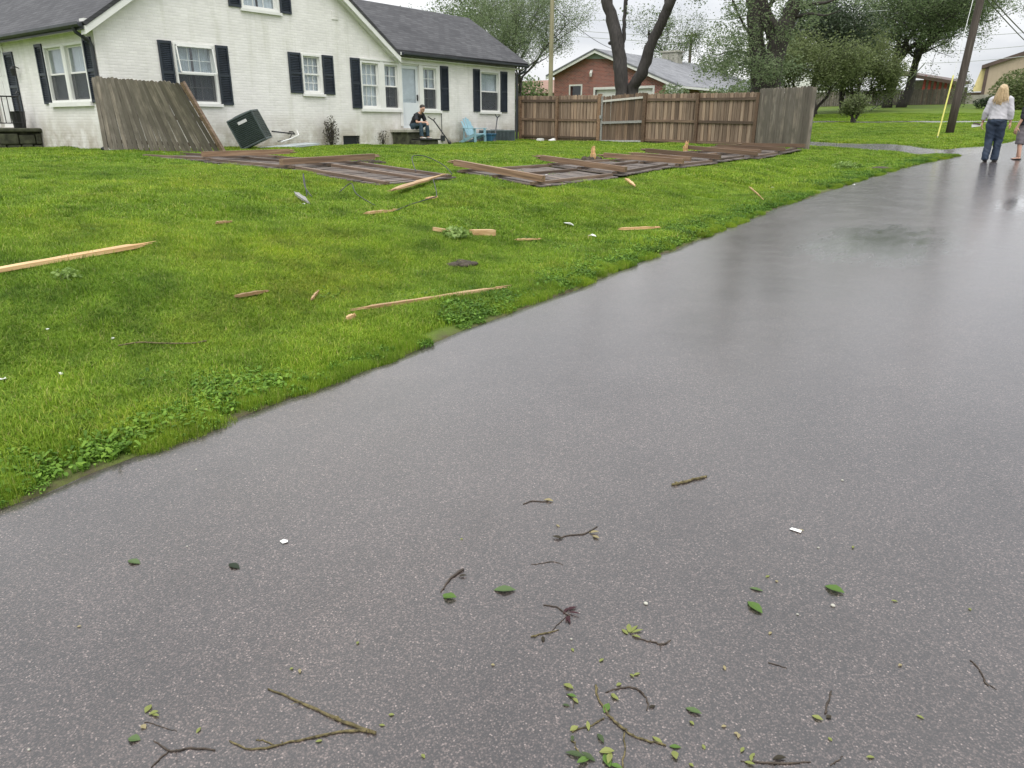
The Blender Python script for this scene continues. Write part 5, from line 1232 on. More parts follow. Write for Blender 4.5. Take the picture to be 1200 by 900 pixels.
s.build('garage_frame', M_white, bh)
gdo = MB().bx(a, b, Yb+.14, Yb+.2, c, d).build('garage_door', M_white, bh)
for k in range(4): MB().bx(a+.02, b-.02, Yb+.115, Yb+.14, c+.02+k*(d-c)/4, c+(k+1)*(d-c)/4-.02).build('door_panel', M_white, gdo)
a, b, c, d = SW; s = MB()
for q in ((a-.09, a, c-.08, d+.09), (b, b+.09, c-.08, d+.09), (a, b, d, d+.09), (a, b, c-.08, c)): s.bx(q[0], q[1], Yb-.03, Yb+.1, q[2], q[3])
wn = s.build('window', M_white, bh); MB().bx(a, b, Yb+.12, Yb+.13, c, d).build('pane', M_glass, wn)
s = MB(); s.tube([(-26.4, Yb-.12, 4.42), (-26.4, Yb-.12, 4.62), (-26.4, Yb-.12, 4.78)], [.06, .10, .03], 8); s.bx(-26.46, -26.34, Yb-.1, Yb, 4.68, 4.8); s.build('wall_lamp', M_white, bh)
s = MB(); s.bx(-26.6, -25.4, 51.5, 52.3, 5.6, 6.45); ch = s.build('chimney', M_conc, bh); s = MB(); s.bx(-26.7, -25.3, 51.4, 52.4, 6.45, 6.55); s.build('cap', M_conc, ch)
for (y0, y1) in ((46.5, 47.8), (50.2, 51.8)): 
    s = MB(); s.bx(xr_-.02, xr_+.03, y0, y1, 2.6, 3.6); wn = s.build('window', M_white, bh); MB().bx(xr_+.03, xr_+.04, y0+.08, y1-.08, 2.68, 3.52).build('pane', M_glass, wn)
s = MB(); s.tube([(-27.3, 46, 5.4), (-27.3, 46, 6.35)], .05, 6); s.bx(-27.45, -27.15, 45.95, 46.05, 6.1, 6.2); s.build('service_mast', M_steel, bh)

# low house far left over the fence: only its pale gable shows
fh = thing('far_cottage', (-36, 62, 2.2), 'far pale cottage roof showing over the fence beside the house', 'house')
q = on_y(625, 105, 62.0); s = MB(); s.bx(q.x-4, q.x+3, 62, 68, 2, q.z-.3); s.build('wall', M_conc, fh)
s = MB(); slab(s, (q.x-4.3, 65, q.z+1.0), (q.x+3.3, 65, q.z+1.0), (q.x+3.3, 61.6, q.z-.35), (q.x-4.3, 61.6, q.z-.35), .1); slab(s, (q.x-4.3, 65, q.z+.997), (q.x+3.3, 65, q.z+.997), (q.x+3.3, 68.4, q.z-.35), (q.x-4.3, 68.4, q.z-.35), .1); s.build('roof', plain('rust_roof', (.25, .15, .11), .7, .2, 3, .2), fh)

# white sided house glimpsed right of the multi-trunk tree
q0 = on_y(898, 102, 84.0); q1 = on_y(935, 100, 84.0); qa = on_y(921, 73, 84.0)
wh = thing('white_sided_house', (q0.x+2, 86, 3.4), 'white sided house gable between the multi-trunk tree and crabapple', 'house')
s = MB().prism([(q0.x-2, 2.4), (q1.x+3, 2.4), (q1.x+3, q0.z+.6), (qa.x, qa.z), (q0.x-2, q0.z+.6)], 'y', 84, 90); s.build('wall', M_white, wh)
M_metal = plain('pale_metal_roof', (.42, .46, .48), .4, .1, 3, .05)
s = MB(); slab(s, (qa.x, 83.7, qa.z+.12), (qa.x, 90.3, qa.z+.12), (q0.x-2.4, 90.3, q0.z+.62), (q0.x-2.4, 83.7, q0.z+.62), .1); slab(s, (qa.x, 83.7, qa.z+.117), (qa.x, 90.3, qa.z+.117), (q1.x+3.4, 90.3, q0.z+.62), (q1.x+3.4, 83.7, q0.z+.62), .1); s.build('roof', M_metal, wh)

# long weathered board fence across the far grass
bf = thing('board_fence', g3(-16, 79), 'long low grey board fence across the far grass under the trees', 'fence')
A = hit(955, 131); B = hit(1112, 124); A = Vector((A.x-6, 77, 0)); B = Vector((B.x+.5, 80, 0)); n = 74; me = MB().bx(-.125, .125, -.015, .015, 0, 1.35).mesh('board', W_out)
for i in range(n):
    p = A.lerp(B, (i+.5)/n); 
    if i % 1 == 0: piece('board', me, bf, Matrix.Translation((p.x, p.y, float(gz(p.x, p.y))-.05+rf.uniform(-.03, .03))) @ Matrix.Diagonal(((B-A).length/n/.262, 1, 1, 1)))
for i in range(9):
    p = A.lerp(B, i/8); piece('post', MB().bx(-.06, .06, -.06, .06, 0, 1.4).mesh('post', W_out), bf, Matrix.Translation((p.x, p.y+.1, float(gz(p.x, p.y))-.05)))
# open red carport behind that fence
cp = thing('red_carport', (-15, 90, 3.6), 'low open shed with red posts and brown roof behind the board fence', 'shed')
c0 = on_y(1080, 118, 88.0); c1 = on_y(1118, 118, 88.0); zt0 = on_y(1085, 86, 88.0).z; zt1 = on_y(1117, 97, 88.0).z
M_redp = plain('red_paint', (.30, .05, .035), .5, .2, 3, .05); M_brn = plain('brown_roof', (.09, .06, .05), .6, .2, 2, .05)
for i in range(7):
    x = c0.x+(c1.x-c0.x)*i/6; s = MB(); s.bx(x-.11, x+.11, 87.9, 88.1, 3.2, zt1-.2+(zt0-zt1)*(1-i/6)); s.build('post', M_redp, cp)
s = MB(); s.bx(c0.x-2, c1.x, 91.0, 91.2, 3.2, zt1+.5); s.build('back_wall', M_conc, cp)
s = MB(); slab(s, (c0.x-6, 87.3, zt0+.9), (c1.x+.5, 87.3, zt1), (c1.x+.5, 92, zt1+.3), (c0.x-6, 92, zt0+1.2), .3); s.build('roof', M_brn, cp)
# tan metal building at the right
tb = thing('tan_metal_building', (-4, 108, 4), 'tan metal building with brown trim behind the large rounded bush', 'building')
yt = 105.0; t0 = on_y(1157, 104, yt); e0 = on_y(1157, 78, yt); e1 = on_y(1200, 64, yt); sl_ = (e1.z-e0.z)/(e1.x-e0.x)
M_tan = plain('tan_ribbed_metal', (.42, .34, .255), .5, .06, 2, .05)
xx = e0.x+14; s = MB().prism([(e0.x, 3), (e0.x+28, 3), (e0.x+28, e0.z), (xx, e0.z+14*sl_), (e0.x, e0.z)], 'y', yt, yt+20); s.build('wall', M_tan, tb)
s = MB()
for k in range(60): s.bx(e0.x+.2+k*.46, e0.x+.26+k*.46, yt-.03, yt+.0-.002, 3, e0.z-.1+min(.2+k*.46, 27.8-k*.46)*sl_)
s.build('rib', M_tan, tb)
s = MB(); s.prism([(e0.x-.5, e0.z-.25), (xx, e0.z+14*sl_), (xx, e0.z+14*sl_+.4), (e0.x-.5, e0.z+.15)], 'y', yt-.35, yt+20.3); s.prism([(xx, e0.z+14*sl_), (e0.x+28.5, e0.z-.25), (e0.x+28.5, e0.z+.15), (xx, e0.z+14*sl_+.4)], 'y', yt-.351, yt+20.3); s.build('roof', M_brn, tb)
s = MB(); s.bx(e0.x-.12, e0.x+.22, yt-.1, yt-.035, 3, e0.z); s.build('corner_trim', M_brn, tb)
M_cream = plain('cream_panel', (.72, .6, .3), .5, .1, 2, .02)
s = MB(); s.prism([(e0.x-1.1, e0.z-2.6), (e0.x-.13, e0.z-2.6), (e0.x-.13, e0.z-.1), (e0.x-.6, e0.z-.25)], 'y', yt+.4, yt+.6); s.build('side_awning', M_cream, tb)
s = MB(); s.bx(e0.x-6.5, e0.x-.3, yt+2, yt+8, 3, e0.z-2.9); s.build('lean_to', M_conc, tb); s = MB(); s.bx(e0.x-6.9, e0.x-.2, yt+1.6, yt+8.2, e0.z-2.9, e0.z-2.65); s.build('lean_to_roof', M_brn, tb)
# gravel bank between fence and building
bk = MB(); qb = [(1118, 124), (1135, 123), (1150, 122), (1172, 121), (1200, 121), (1240, 121)]
s = MB(); rb = random.Random(8)
c0 = hit(1140, 124); s.prism([(-12, 3.0), (12, 3.0), (11.5, 4.7), (6, 5.1), (-2, 4.9), (-8, 4.4), (-11, 3.9)], 'y', 90, 96)
bank = s.build('gravel_bank', plain('pale_gravel', (.30, .285, .25), .85, .3, 5, .8), None); bank.location = (on_y(1150, 115, 90).x, 0, -.35); struct(bank)

# ------------------------------------------------------------------ poles and wires
def pole(name, base, top, r0, r1, mat, label, arms=()):
    t = thing(name, base, label, 'utility pole'); s = MB(); b = Vector(base); tp = Vector(top)
    s.tube([b+Vector((0, 0, -.3))]+[b.lerp(tp, k/8) for k in range(1, 9)], [r0+(r1-r0)*k/8 for k in range(9)], 12); s.build('shaft', mat, t, smooth=True)
    for (z, ln, dx, dy) in arms:
        s = MB(); p = Vector((b.x, b.y, z)); d = Vector((dx, dy, 0)).normalized(); s.beam(p-d*ln/2, p+d*ln/2, .1, .12); a = s.build('crossarm', mat, t)
        for q in (-.45, -.25, .25, .45): s = MB(); s.tube([p+d*ln*q+Vector((0, 0, .06)), p+d*ln*q+Vector((0, 0, .2))], [.04, .03], 6); s.build('insulator', M_steel, a)
    return t
pb = hit(1112, 157); pole('utility_pole', pb, pb+Vector((.45, .2, 10.5)), .155, .11, W_pole, 'dark thick wooden utility pole with a yellow guy guard beside it', [(pb.z+10.0, 2.4, 1, 0)])
gb = hit(1098, 163); gt = pb+Vector((.15, -.05, 7.2)); gt0 = Vector(CAM+(gt.y/ray(1119, 90)[1])*ray(1119, 90)); dgy = (gt-gb).normalized()
gw = thing('guy_wire', gb, 'yellow plastic guard over a guy wire beside the dark pole', 'guy wire')
s = MB(); s.tube([gb, gt], .012, 5); s.build('cable', M_steel, gw); s = MB(); s.tube([gb+dgy*.1, gb+dgy*2.5], .026, 8); s.build('guard', M_yellow, gw)
p5 = on_y(645, 105, 34.0); p5.z = float(gz(p5.x, 34.0)); pole('slim_pole', p5, p5+Vector((.02, 0, 8.5)), .12, .10, W_pole2, 'slim pale yellowish utility pole behind the fence near the house')
p6 = on_y(806, 100, 70.0); p6.z = float(gz(p6.x, 70.0)); zc = on_y(806, 42, 70.0).z; pole('crossarm_pole', p6, (p6.x, p6.y, zc+.25), .16, .12, W_pole, 'distant pole with crossarm above the brick house roof', [(zc, 1.3, 1, 0)])
def sag_wire(a, b, sag, rd, label, mat=M_wire, n=14):
    a = Vector(a); b = Vector(b); s = MB(); pts = [a.lerp(b, k/n)-Vector((0, 0, sag*4*(k/n)*(1-k/n))) for k in range(n+1)]; s.tube(pts, rd, 5)
    return solo(s, 'power_line', mat, a, label, 'power line', 'overhead power lines')
for k, (ya, yb_) in enumerate(((22, 10), (31, 42), (37, 52))):
    sag_wire(on_y(600, ya-2, 68.0+k), on_y(1040, yb_+2, 68.0+k), .5, .028, ('thin overhead line crossing high above the brick house roof', 'middle overhead line crossing above the brick house roof', 'lowest overhead line crossing just over the brick house roof')[k], M_wirelt)
sag_wire(on_y(648, 6, 34.0), (-27.3, 46, 6.3), .25, .016, 'service cable dropping from the slim pole to the brick house')
for k, (xo, pa, pc) in enumerate(((-5.6, (1156, -6), (1204, 43)), (-4.9, (1163, -6), (1206, 36)))):
    a = on_x(*pa, xo); b = on_x(*pc, xo); d = b-a; sag_wire(a-d*.35, b+d*1.6, .3, .025, ('heavier overhead cable pair running away from the dark utility pole', 'heavier overhead cable pair running away from the dark utility pole')[k])
for k, (ya, yb_) in enumerate(((39, 33), (57, 47), (71, 58))):
    sag_wire(on_y(1080, ya+3, 98.0+k), on_y(1290, yb_-6, 98.0+k), .4, .03, ('faint high line in the sky above the tan building', 'faint middle line in the sky above the tan building', 'faint low line just above the tan building roof')[k], M_wirelt)
# broken cable hanging from the tree to the grass
a = on_y(1084, 74, 60.0); b = hit(1020, 129); s = MB(); pts = [b.lerp(a, k/10)-Vector((0, 0, .9*4*(k/10)*(1-k/10)*.35)) for k in range(11)]; s.tube(pts, .035, 6)
solo(s, 'fallen_cable', M_wirelt, b, 'pale broken cable hanging from the tall tree down to the grass', 'cable')
# ------------------------------------------------------------------ people
M_skin = plain('skin', (.50, .30, .22), .5, .08, 8, .02)
M_hairb = plain('blond_hair', (.46, .345, .20), .5, .35, 40, .5, stretch=(4, 4, .5))
M_haird = plain('dark_hair', (.03, .022, .016), .6, .3, 30, .4)
M_sweat = plain('pale_grey_knit', (.47, .46, .49), .85, .08, 14, .35)
M_navy = plain('navy_trousers', (.018, .032, .060), .7, .25, 8, .25)
M_tee = plain('black_tee', (.012, .013, .018), .8, .25, 8, .2)
M_jean = plain('dark_denim', (.028, .055, .078), .75, .3, 10, .25)
M_shorts = plain('grey_shorts', (.16, .145, .16), .8, .2, 8, .2)
M_shoe = plain('black_shoe', (.014, .014, .015), .5, .2, 8, .1)
M_sole = plain('pale_sole', (.45, .43, .40), .6, .1, 8, .05)
M_eye = plain('eye_dark', (.02, .015, .012), .3, .1, 8, 0)
M_lip = plain('lip', (.36, .15, .13), .5, .1, 8, 0)
def melt(name, chains, mat, parent, voxel=.009, smooth=4, fold=0):
    """one continuous surface grown from overlapping tapered limbs"""
    mb = MB()
    for ch in chains:
        if ch[0] == 's': mb.sphere(ch[1], ch[2], 14, 10)
        else: mb.tube([c[0] for c in ch[1]], [c[1] for c in ch[1]], 14, side=ch[2] if len(ch) > 2 else None)
    me = mb.mesh(name, mat); o = bpy.data.objects.new(name, me); COL.objects.link(o)
    m = o.modifiers.new('r', 'REMESH'); m.mode = 'VOXEL'; m.voxel_size = voxel; m.use_smooth_shade = True
    m = o.modifiers.new('s', 'SMOOTH'); m.iterations = smooth; m.factor = .5
    dg = bpy.context.evaluated_depsgraph_get(); me2 = bpy.data.meshes.new_from_object(o.evaluated_get(dg)); o.modifiers.clear(); o.data = me2; me2.name = name; bpy.data.meshes.remove(me)
    if fold:     # creases hanging in the cloth
        from mathutils import noise as mn
        nv = [v.normal.copy() for v in me2.vertices]
        for v, nn in zip(me2.vertices, nv):
            q = v.co; v.co = q+nn*(fold*mn.noise(Vector((q.x*14, q.y*14, q.z*5)))+fold*.6*mn.noise(Vector((q.x*9+7, q.y*9, q.z*22+q.x*12))))
    if not len(me2.materials): me2.materials.append(mat)
    me2.polygons.foreach_set('use_smooth', [True]*len(me2.polygons)); o.parent = parent; ORI[o.name] = Vector(); return o
V3 = Vector
def hand(w, d, palm, s, curl=.5):
    """w wrist, d pointing direction, palm: palm normal, s: which side the thumb leaves"""
    w = V3(w); d = V3(d).normalized(); palm = V3(palm); palm = (palm-d*palm.dot(d)).normalized(); ac = d.cross(palm)*s
    ch = [('t', [(w-d*.02, (.026, .02)), (w+d*.03, (.036, .017)), (w+d*.075, (.040, .016)), (w+d*.09, (.034, .013))], tuple(ac))]
    for k, ln in enumerate((.070, .080, .075, .058)):
        p = w+d*.082+ac*(.030-.020*k); q = p+(d+palm*curl*.3)*ln*.45; u = q+(d*.8+palm*curl)*ln*.35; e = u+(d*.5+palm*curl*1.3)*ln*.28
        ch.append(('t', [(p-d*.02, .0098), (q, .0092), (u, .0085), (e, .007)]))
    p = w+d*.022+ac*.030; ch.append(('t', [(p, .013), (p+(d*.6+ac*.8)*.035, .0115), (p+(d*.85+ac*.75+palm*.3)*.065, .009)]))
    return ch
def head(c, f, r=1.0):
    """head with brow, nose, chin and ears; f is the facing direction"""
    c = V3(c); f = V3(f).normalized(); sd = f.cross(V3((0, 0, 1))).normalized(); up = sd.cross(f)
    ch = [('s', tuple(c+up*.025*r), (.078*r, .093*r, .098*r)), ('t', [(c-up*.02+f*.02, .064*r), (c-up*.07*r+f*.045*r, .047*r), (c-up*.105*r+f*.058*r, .026*r)]),
          ('t', [(c+up*.02*r+f*.085*r, .012*r), (c-up*.02*r+f*.108*r, .017*r)]), ('t', [(c+up*.035*r+f*.083*r-sd*.035*r, .012*r), (c+up*.035*r+f*.083*r+sd*.035*r, .012*r)])]
    for s in (-1, 1): ch.append(('s', tuple(c+sd*s*.078*r-up*.005), (.016*r, .02*r, .032*r)))
    return ch, sd, up
def standing(loc, rz, H, label, top, bottom, hair, short, seed, lean=0.0, hold=False):
    k = H/1.64; t = thing('person', loc, label, 'person'); ORI[t.name] = V3(); t.rotation_euler = (0, lean, rz)
    S = lambda x, y, z: V3((x*k, y*k, z*k)); R_ = lambda r: tuple(q*k for q in r) if hasattr(r, '__len__') else r*k
    hd, sd, up = head(S(0.0, .02, 1.50), (0.1, 1, -.12), k*.98)
    legs = []; cl = []; sh = []
    for s, fy in ((-1, -.05), (1, .10)):
        hp, kn, an = S(s*.085, .0, .86), S(s*.085, .05+fy*.5, .47), S(s*.078, -.0+fy, .08)
        legs.append(('t', [(hp, R_(.082)), (hp.lerp(kn, .5), R_(.072)), (kn, R_(.052)), (kn.lerp(an, .35), R_(.054)), (an, R_(.036))]))
        legs.append(('t', [(an+S(0, -.03, -.035), R_((.036, .035))), (an+S(0, .06, -.05), R_((.042, .026))), (an+S(s*.01, .15, -.062), R_((.040, .016)))], (1, 0, 0)))
        if not short: cl.append(('t', [(S(s*.06, 0, .92), R_(.125)), (hp.lerp(kn, .3), R_(.118)), (kn, R_(.086)), (an+S(0, -.01, .05), R_(.078)), (an+S(0, -.01, -.045), R_(.080))]))
        else: cl.append(('t', [(S(s*.06, 0, .92), R_(.12)), (hp.lerp(kn, .5), R_(.112)), (kn+S(0, 0, -.06), R_(.108))]))
        sh.append(('t', [(an+S(0, -.055, -.06), R_((.040, .022))), (an+S(0, .06, -.06), R_((.047, .024))), (an+S(s*.012, .17, -.064), R_((.038, .014)))], (1, 0, 0)))
    torso = ('t', [(S(0, 0, .82), R_((.145, .10))), (S(0, 0, .95), R_((.14, .095))), (S(0, .0, 1.10), R_((.125, .085))), (S(0, 0, 1.26), R_((.15, .09))), (S(0, 0, 1.35), R_((.13, .07))), (S(0, .0, 1.40), R_((.05, .05)))], (1, 0, 0))
    neck = ('t', [(S(0, 0, 1.36), R_(.05)), (S(0, .01, 1.46), R_(.046))])
    arms = []; slv = []
    for s in (-1, 1):
        sp, el, wr = S(s*.175, 0, 1.33), S(s*(.245 if s < 0 else .235), -.02, 1.07), S(s*(.29 if s < 0 else .255), .05, .84)
        arms.append(('t', [(sp, R_(.048)), (sp.lerp(el, .5), R_(.044)), (el, R_(.037)), (el.lerp(wr, .4), R_(.036)), (wr, R_(.025))]))
        arms += hand(wr, (s*.1, .12, -1), (-s, .2, 0), -s, .55 if s > 0 else .9)
        slv.append(('t', [(S(s*.13, 0, 1.345), R_(.066)), (sp, R_(.072)), (sp.lerp(el, .6), R_(.066)), (el, R_(.062)), (el.lerp(wr, .72 if not short else .1), R_(.052))]))
    body = melt('body', hd+[torso, neck]+legs+arms, M_skin, t, .0075*k)
    c = S(0, .02, 1.50)
    melt('trousers' if not short else 'shorts', [('t', [(S(0, 0, .98), R_((.165, .125))), (S(0, -.01, .87), R_((.182, .15))), (S(0, 0, .79), R_((.16, .12)))], (1, 0, 0))]+cl, bottom, t, .011, 4, .012)
    melt('top', [('t', [(S(0, -.005, .90), R_((.20, .152))), (S(0, 0, .98), R_((.188, .138))), (S(0, 0, 1.10), R_((.172, .125))), (S(0, 0, 1.26), R_((.18, .118))), (S(0, 0, 1.345), R_((.14, .082))), (S(0, 0, 1.385), R_((.07, .062)))], (1, 0, 0))]+slv, top, t, .011, 4, .012)
    if hair == 'long':
        r = random.Random(seed); ch = [('s', tuple(S(0, -.012, 1.54)), (.094*k, .10*k, .105*k))]
        for i in range(15):
            a = math.pi*(1.02+.96*i/14) ; x0, y0 = .072*math.cos(a), .075*math.sin(a); e = .085+.02*r.random()
            ch.append(('t', [(S(x0*.8, y0*.8-.0, 1.58), .03*k), (S(x0*1.2, y0*1.15, 1.46), .032*k), (S(x0*1.35+r.gauss(0, .012), y0*1.3, 1.36), .029*k), (S(x0*1.25+r.gauss(0, .02), y0*1.45-.012, 1.24+r.uniform(-.04, .04)), .012*k)]))
        hr = melt('hair', ch, M_hairb, t, .010, 2, .012)
        st_ = MB()
        for i in range(110):
            a = math.pi*r.uniform(.98, 2.02); x0, y0 = .088*math.cos(a), .09*math.sin(a)-.012; w_ = r.gauss(0, .018)
            st_.tube([S(x0*.55, y0*.55, 1.635), S(x0*1.06, y0*1.06, 1.55), S(x0*1.22+w_*.4, y0*1.25, 1.43), S(x0*1.45+w_, y0*1.5, 1.32), S(x0*1.4+w_*1.6, y0*1.5-.01, 1.25+r.uniform(-.04, .06))], [.003, .0055, .006, .005, .0015], 4)
        st_.build('hair_strands', M_hairb, hr, fix=False)
    else: melt('hair', [('s', tuple(S(0, -.012, 1.545)), (.088*k, .098*k, .092*k))], M_haird, t, .010, 2)
    for q in sh: melt('shoe', [q], M_shoe, t, .008)
    return t
pw = hit(1155, 190); P1 = V3((pw.x+.06, pw.y, float(zr(pw.y))+.016))
standing(P1, rad(-4), 1.66, 'blond woman in pale grey sweater and navy trousers walking away on road', M_sweat, M_navy, 'long', False, 1)
# what she carries: a folded brown-and-white leaflet held low in the left hand
s = MB(); q = P1+V3((-.34, .08, .79)); s.box(q+V3((-.06, .0, 0)), (.19, .012, .06), Matrix.Rotation(rad(-8), 3, 'Y')); s.box(q+V3((-.06, -.014, .035)), (.15, .012, .03), Matrix.Rotation(rad(10), 3, 'Y'), 1)
solo(s, 'folded_paper', [M_white, M_brn], q, 'folded white and brown paper in the blond woman\'s left hand', 'paper')
pc = hit(1195, 188); P2 = V3((pc.x-.02, pc.y-.05, float(zr(pc.y))+.016))
standing(P2, rad(62), 1.40, 'person in dark navy top, grey shorts and dark shoes at the road', M_tee, M_shorts, 'short', True, 2)

# man sitting on the back steps, forearms on his knees
mp_ = thing('person', (-19.40, 19.42, 1.40), 'man in black t-shirt and jeans sitting hunched on the back steps', 'person'); ORI[mp_.name] = V3(); mp_.rotation_euler = (0, 0, rad(-84))
hd, sd, up = head((0, .40, .665), (.05, 1, -.42), 1.0)
legs = []; jn = []; sho = []; arms = []; slv = []
for s in (-1, 1):
    hp, kn, an = V3((s*.10, .03, .10)), V3((s*.17, .45, .17)), V3((s*.17, .47, -.22))
    legs.append(('t', [(hp, .088), (hp.lerp(kn, .5), .078), (kn, .058), (kn.lerp(an, .35), .056), (an, .04)]))
    legs.append(('t', [(an+V3((0, -.03, -.03)), (.036, .035)), (an+V3((0, .07, -.05)), (.042, .026)), (an+V3((s*.01, .16, -.06)), (.04, .016))], (1, 0, 0)))
    jn.append(('t', [(hp+V3((0, -.02, 0)), .112), (hp.lerp(kn, .5), .098), (kn, .078), (kn.lerp(an, .4), .072), (an+V3((0, 0, -.01)), .062)]))
    sho.append([('t', [(an+V3((0, -.06, -.055)), (.04, .03)), (an+V3((0, .06, -.055)), (.046, .032)), (an+V3((s*.012, .18, -.062)), (.038, .022))], (1, 0, 0))])
    sp, el, wr = V3((s*.185, .26, .47)), V3((s*.25, .34, .23)), V3((s*.055, .56, .225))
    arms.append(('t', [(sp, .052), (sp.lerp(el, .5), .048), (el, .042), (el.lerp(wr, .35), .042), (wr, .028)]))
    arms += hand(wr, (-s*.6, .6, -.35), (-s*.4, -.2, -1), s, .7)
    slv.append(('t', [(V3((s*.12, .27, .49)), .075), (sp, .078), (sp.lerp(el, .75), .074)]))
tor = [('t', [(V3((0, 0, .08)), (.15, .11)), (V3((0, .04, .2)), (.145, .105)), (V3((0, .14, .35)), (.16, .105)), (V3((0, .25, .48)), (.15, .08)), (V3((0, .30, .54)), (.055, .055))], (1, 0, 0)), ('t', [(V3((0, .28, .50)), .055), (V3((0, .37, .61)), .05)])]
melt('body', hd+tor+legs+arms, M_skin, mp_, .0075)
melt('trousers', [('t', [(V3((0, .0, .12)), (.17, .12)), (V3((0, .02, .2)), (.168, .12))], (1, 0, 0))]+jn, M_jean, mp_, .011, 4, .011)
melt('t_shirt', [('t', [(V3((0, -.01, .10)), (.185, .135)), (V3((0, .05, .22)), (.18, .13)), (V3((0, .15, .37)), (.185, .125)), (V3((0, .255, .495)), (.155, .09)), (V3((0, .285, .53)), (.08, .068))], (1, 0, 0))]+slv, M_tee, mp_, .011, 4, .012)
for q in sho: melt('shoe', q, M_sole, mp_, .008)
f = V3((.05, 1, -.42)).normalized(); c = V3((0, .40, .665)); upv = V3((0, .42, 1)).normalized()
melt('hair', [('s', tuple(c+upv*.055-f*.022), (.085, .095, .085))], M_haird, mp_, .009, 2)
for s in (-1, 1): MB().sphere(c+f*.088+V3((s*.032, 0, 0))+upv*.012, (.012, .008, .008), 8, 6).build('eye', M_eye, mp_, smooth=True)
MB().sphere(c+f*.100-upv*.055, (.026, .010, .007), 8, 6).build('mouth', M_lip, mp_, smooth=True)

# ------------------------------------------------------------------ twigs and leaves on the wet road
def rhit(px, py, lift=0.0):
    d = ray(px, py); 
    P = CAM.copy(); lo, hi = .3, 60
    for _ in range(50):
        m = (lo+hi)/2; P = CAM+m*d; u = P[0]-float(xe(P[1])); z = float(zr(P[1]))+.006+.012*(1-((u-ROAD_R/2)/(ROAD_R/2))**2)
        if P[2] < z+lift: hi = m
        else: lo = m
    return V3(P)
def leafshape(mb, p, ang, ln, wd, tilt=.15, curl=.2, rn=None, lift=.0015):
    p = V3(p); d = V3((math.cos(ang), math.sin(ang), 0)); s = V3((-d.y, d.x, 0)); vs = []
    prof = [(0, .0), (.2, .62), (.45, 1), (.72, .72), (1, 0)]
    for t, w_ in prof:
        c = p+d*ln*t+V3((0, 0, lift+ln*(tilt*t+curl*t*(1-t))))
        vs += [c-s*wd/2*w_+V3((0, 0, wd*.18*w_)), c, c+s*wd/2*w_+V3((0, 0, wd*.18*w_))]
    mb.add(vs, [(i*3+j, i*3+j+1, i*3+j+4, i*3+j+3) for i in range(4) for j in range(2)])
def twig(pts, rads, label, mat, leaves=(), branches=(), group=None, name='twig', cat='twig'):
    P = [rhit(*q[:2], (q[2] if len(q) > 2 else 0)+rads[min(i, len(rads)-1)]*.5) for i, q in enumerate(pts)]
    t = thing(name, rhit(*pts[0][:2]), label, cat, group); rt = random.Random(int(pts[0][0]))
    def tubeit(P, R_, nm):
        o = []; rr = []
        for i in range(len(P)-1):
            for k in range(4):
                u = k/4; p0 = P[max(i-1, 0)]; p1 = P[i]; p2 = P[i+1]; p3 = P[min(i+2, len(P)-1)]
                o.append(.5*((2*p1)+(p2-p0)*u+(2*p0-5*p1+4*p2-p3)*u*u+(-p0+3*p1-3*p2+p3)*u**3)+V3((rt.gauss(0, .0012), rt.gauss(0, .0012), 0))); rr.append((R_[i]*(1-u)+R_[i+1]*u)*rt.uniform(.82, 1.22))
        o.append(P[-1]); rr.append(R_[-1]); rr = [q*.64 for q in rr]; b = MB(); b.tube(o, rr, 7)
        for k in range(2, len(o)-1, 5):  # buds and knots
            b.sphere(o[k]+V3((rt.gauss(0, .002), rt.gauss(0, .002), rr[k]*.5)), rr[k]*rt.uniform(.8, 1.15), 6, 4)
            if rt.random() < .5 and rr[k] > .0022: q_ = V3((rt.gauss(0, 1), rt.gauss(0, 1), .2)).normalized()*rt.uniform(.012, .03); b.tube([o[k], o[k]+q_*.6+V3((0, 0, .002)), o[k]+q_], [rr[k]*.5, rr[k]*.35, .0006], 4)
        return b.build(nm, mat, t, smooth=True)
    tubeit(P, rads, 'stem')
    for bp, br in branches: tubeit([rhit(*q[:2], (q[2] if len(q) > 2 else 0)+br[i]*.5) for i, q in enumerate(bp)], br, 'branch')
    for (px, py, ang, ln, wd, lm) in leaves:
        b = MB(); leafshape(b, rhit(px, py), rad(ang), ln*.85, wd*.85*rt.uniform(.75, 1.2), rt.uniform(.0, .15), rt.uniform(.0, .2)); b.build('leaf', lm, t, fix=False)
    return t
twig([(440, 859), (420, 852), (385, 838), (352, 823), (314, 807)], [.0075, .0068, .006, .005, .0035], 'long forked mossy green stick lying on the near road', M_twiggreen, [(444, 850, 30, .02, .008, F_yel)], [([(432, 856), (405, 857), (370, 863), (330, 872), (296, 878), (269, 868)], [.0055, .005, .0045, .004, .0036, .003]), ([(322, 873), (310, 868), (300, 867)], [.003, .0025, .002])])
twig([(252, 879), (225, 876), (200, 880), (188, 872), (180, 868)], [.003, .0035, .004, .003, .002], 'thin dark forked twig beside the forked mossy stick', M_twig, [], [([(198, 880), (188, 888), (177, 899)], [.003, .003, .002])])
twig([(170, 846), (180, 848), (193, 853), (207, 857)], [.002, .0018, .0016, .001], 'sprig with pale yellow-green leaves above the thin dark twig', M_twig, [(170, 836, 120, .035, .018, F_yel), (174, 838, 60, .03, .016, F_yel), (178, 838, 20, .03, .014, F_yel), (166, 850, 0, .025, .016, F_tan)])
twig([(787, 568), (800, 565), (815, 561), (828, 558)], [.0075, .009, .0085, .007], 'thick short broken stick with pale ends alone on the road', M_twiggreen)
twig([(613, 591), (624, 587), (636, 588), (646, 585)], [.003, .0035, .003, .002], 'thin twig with one tan leaf up the road', M_twig, [(637, 586, 15, .05, .022, F_tan)])
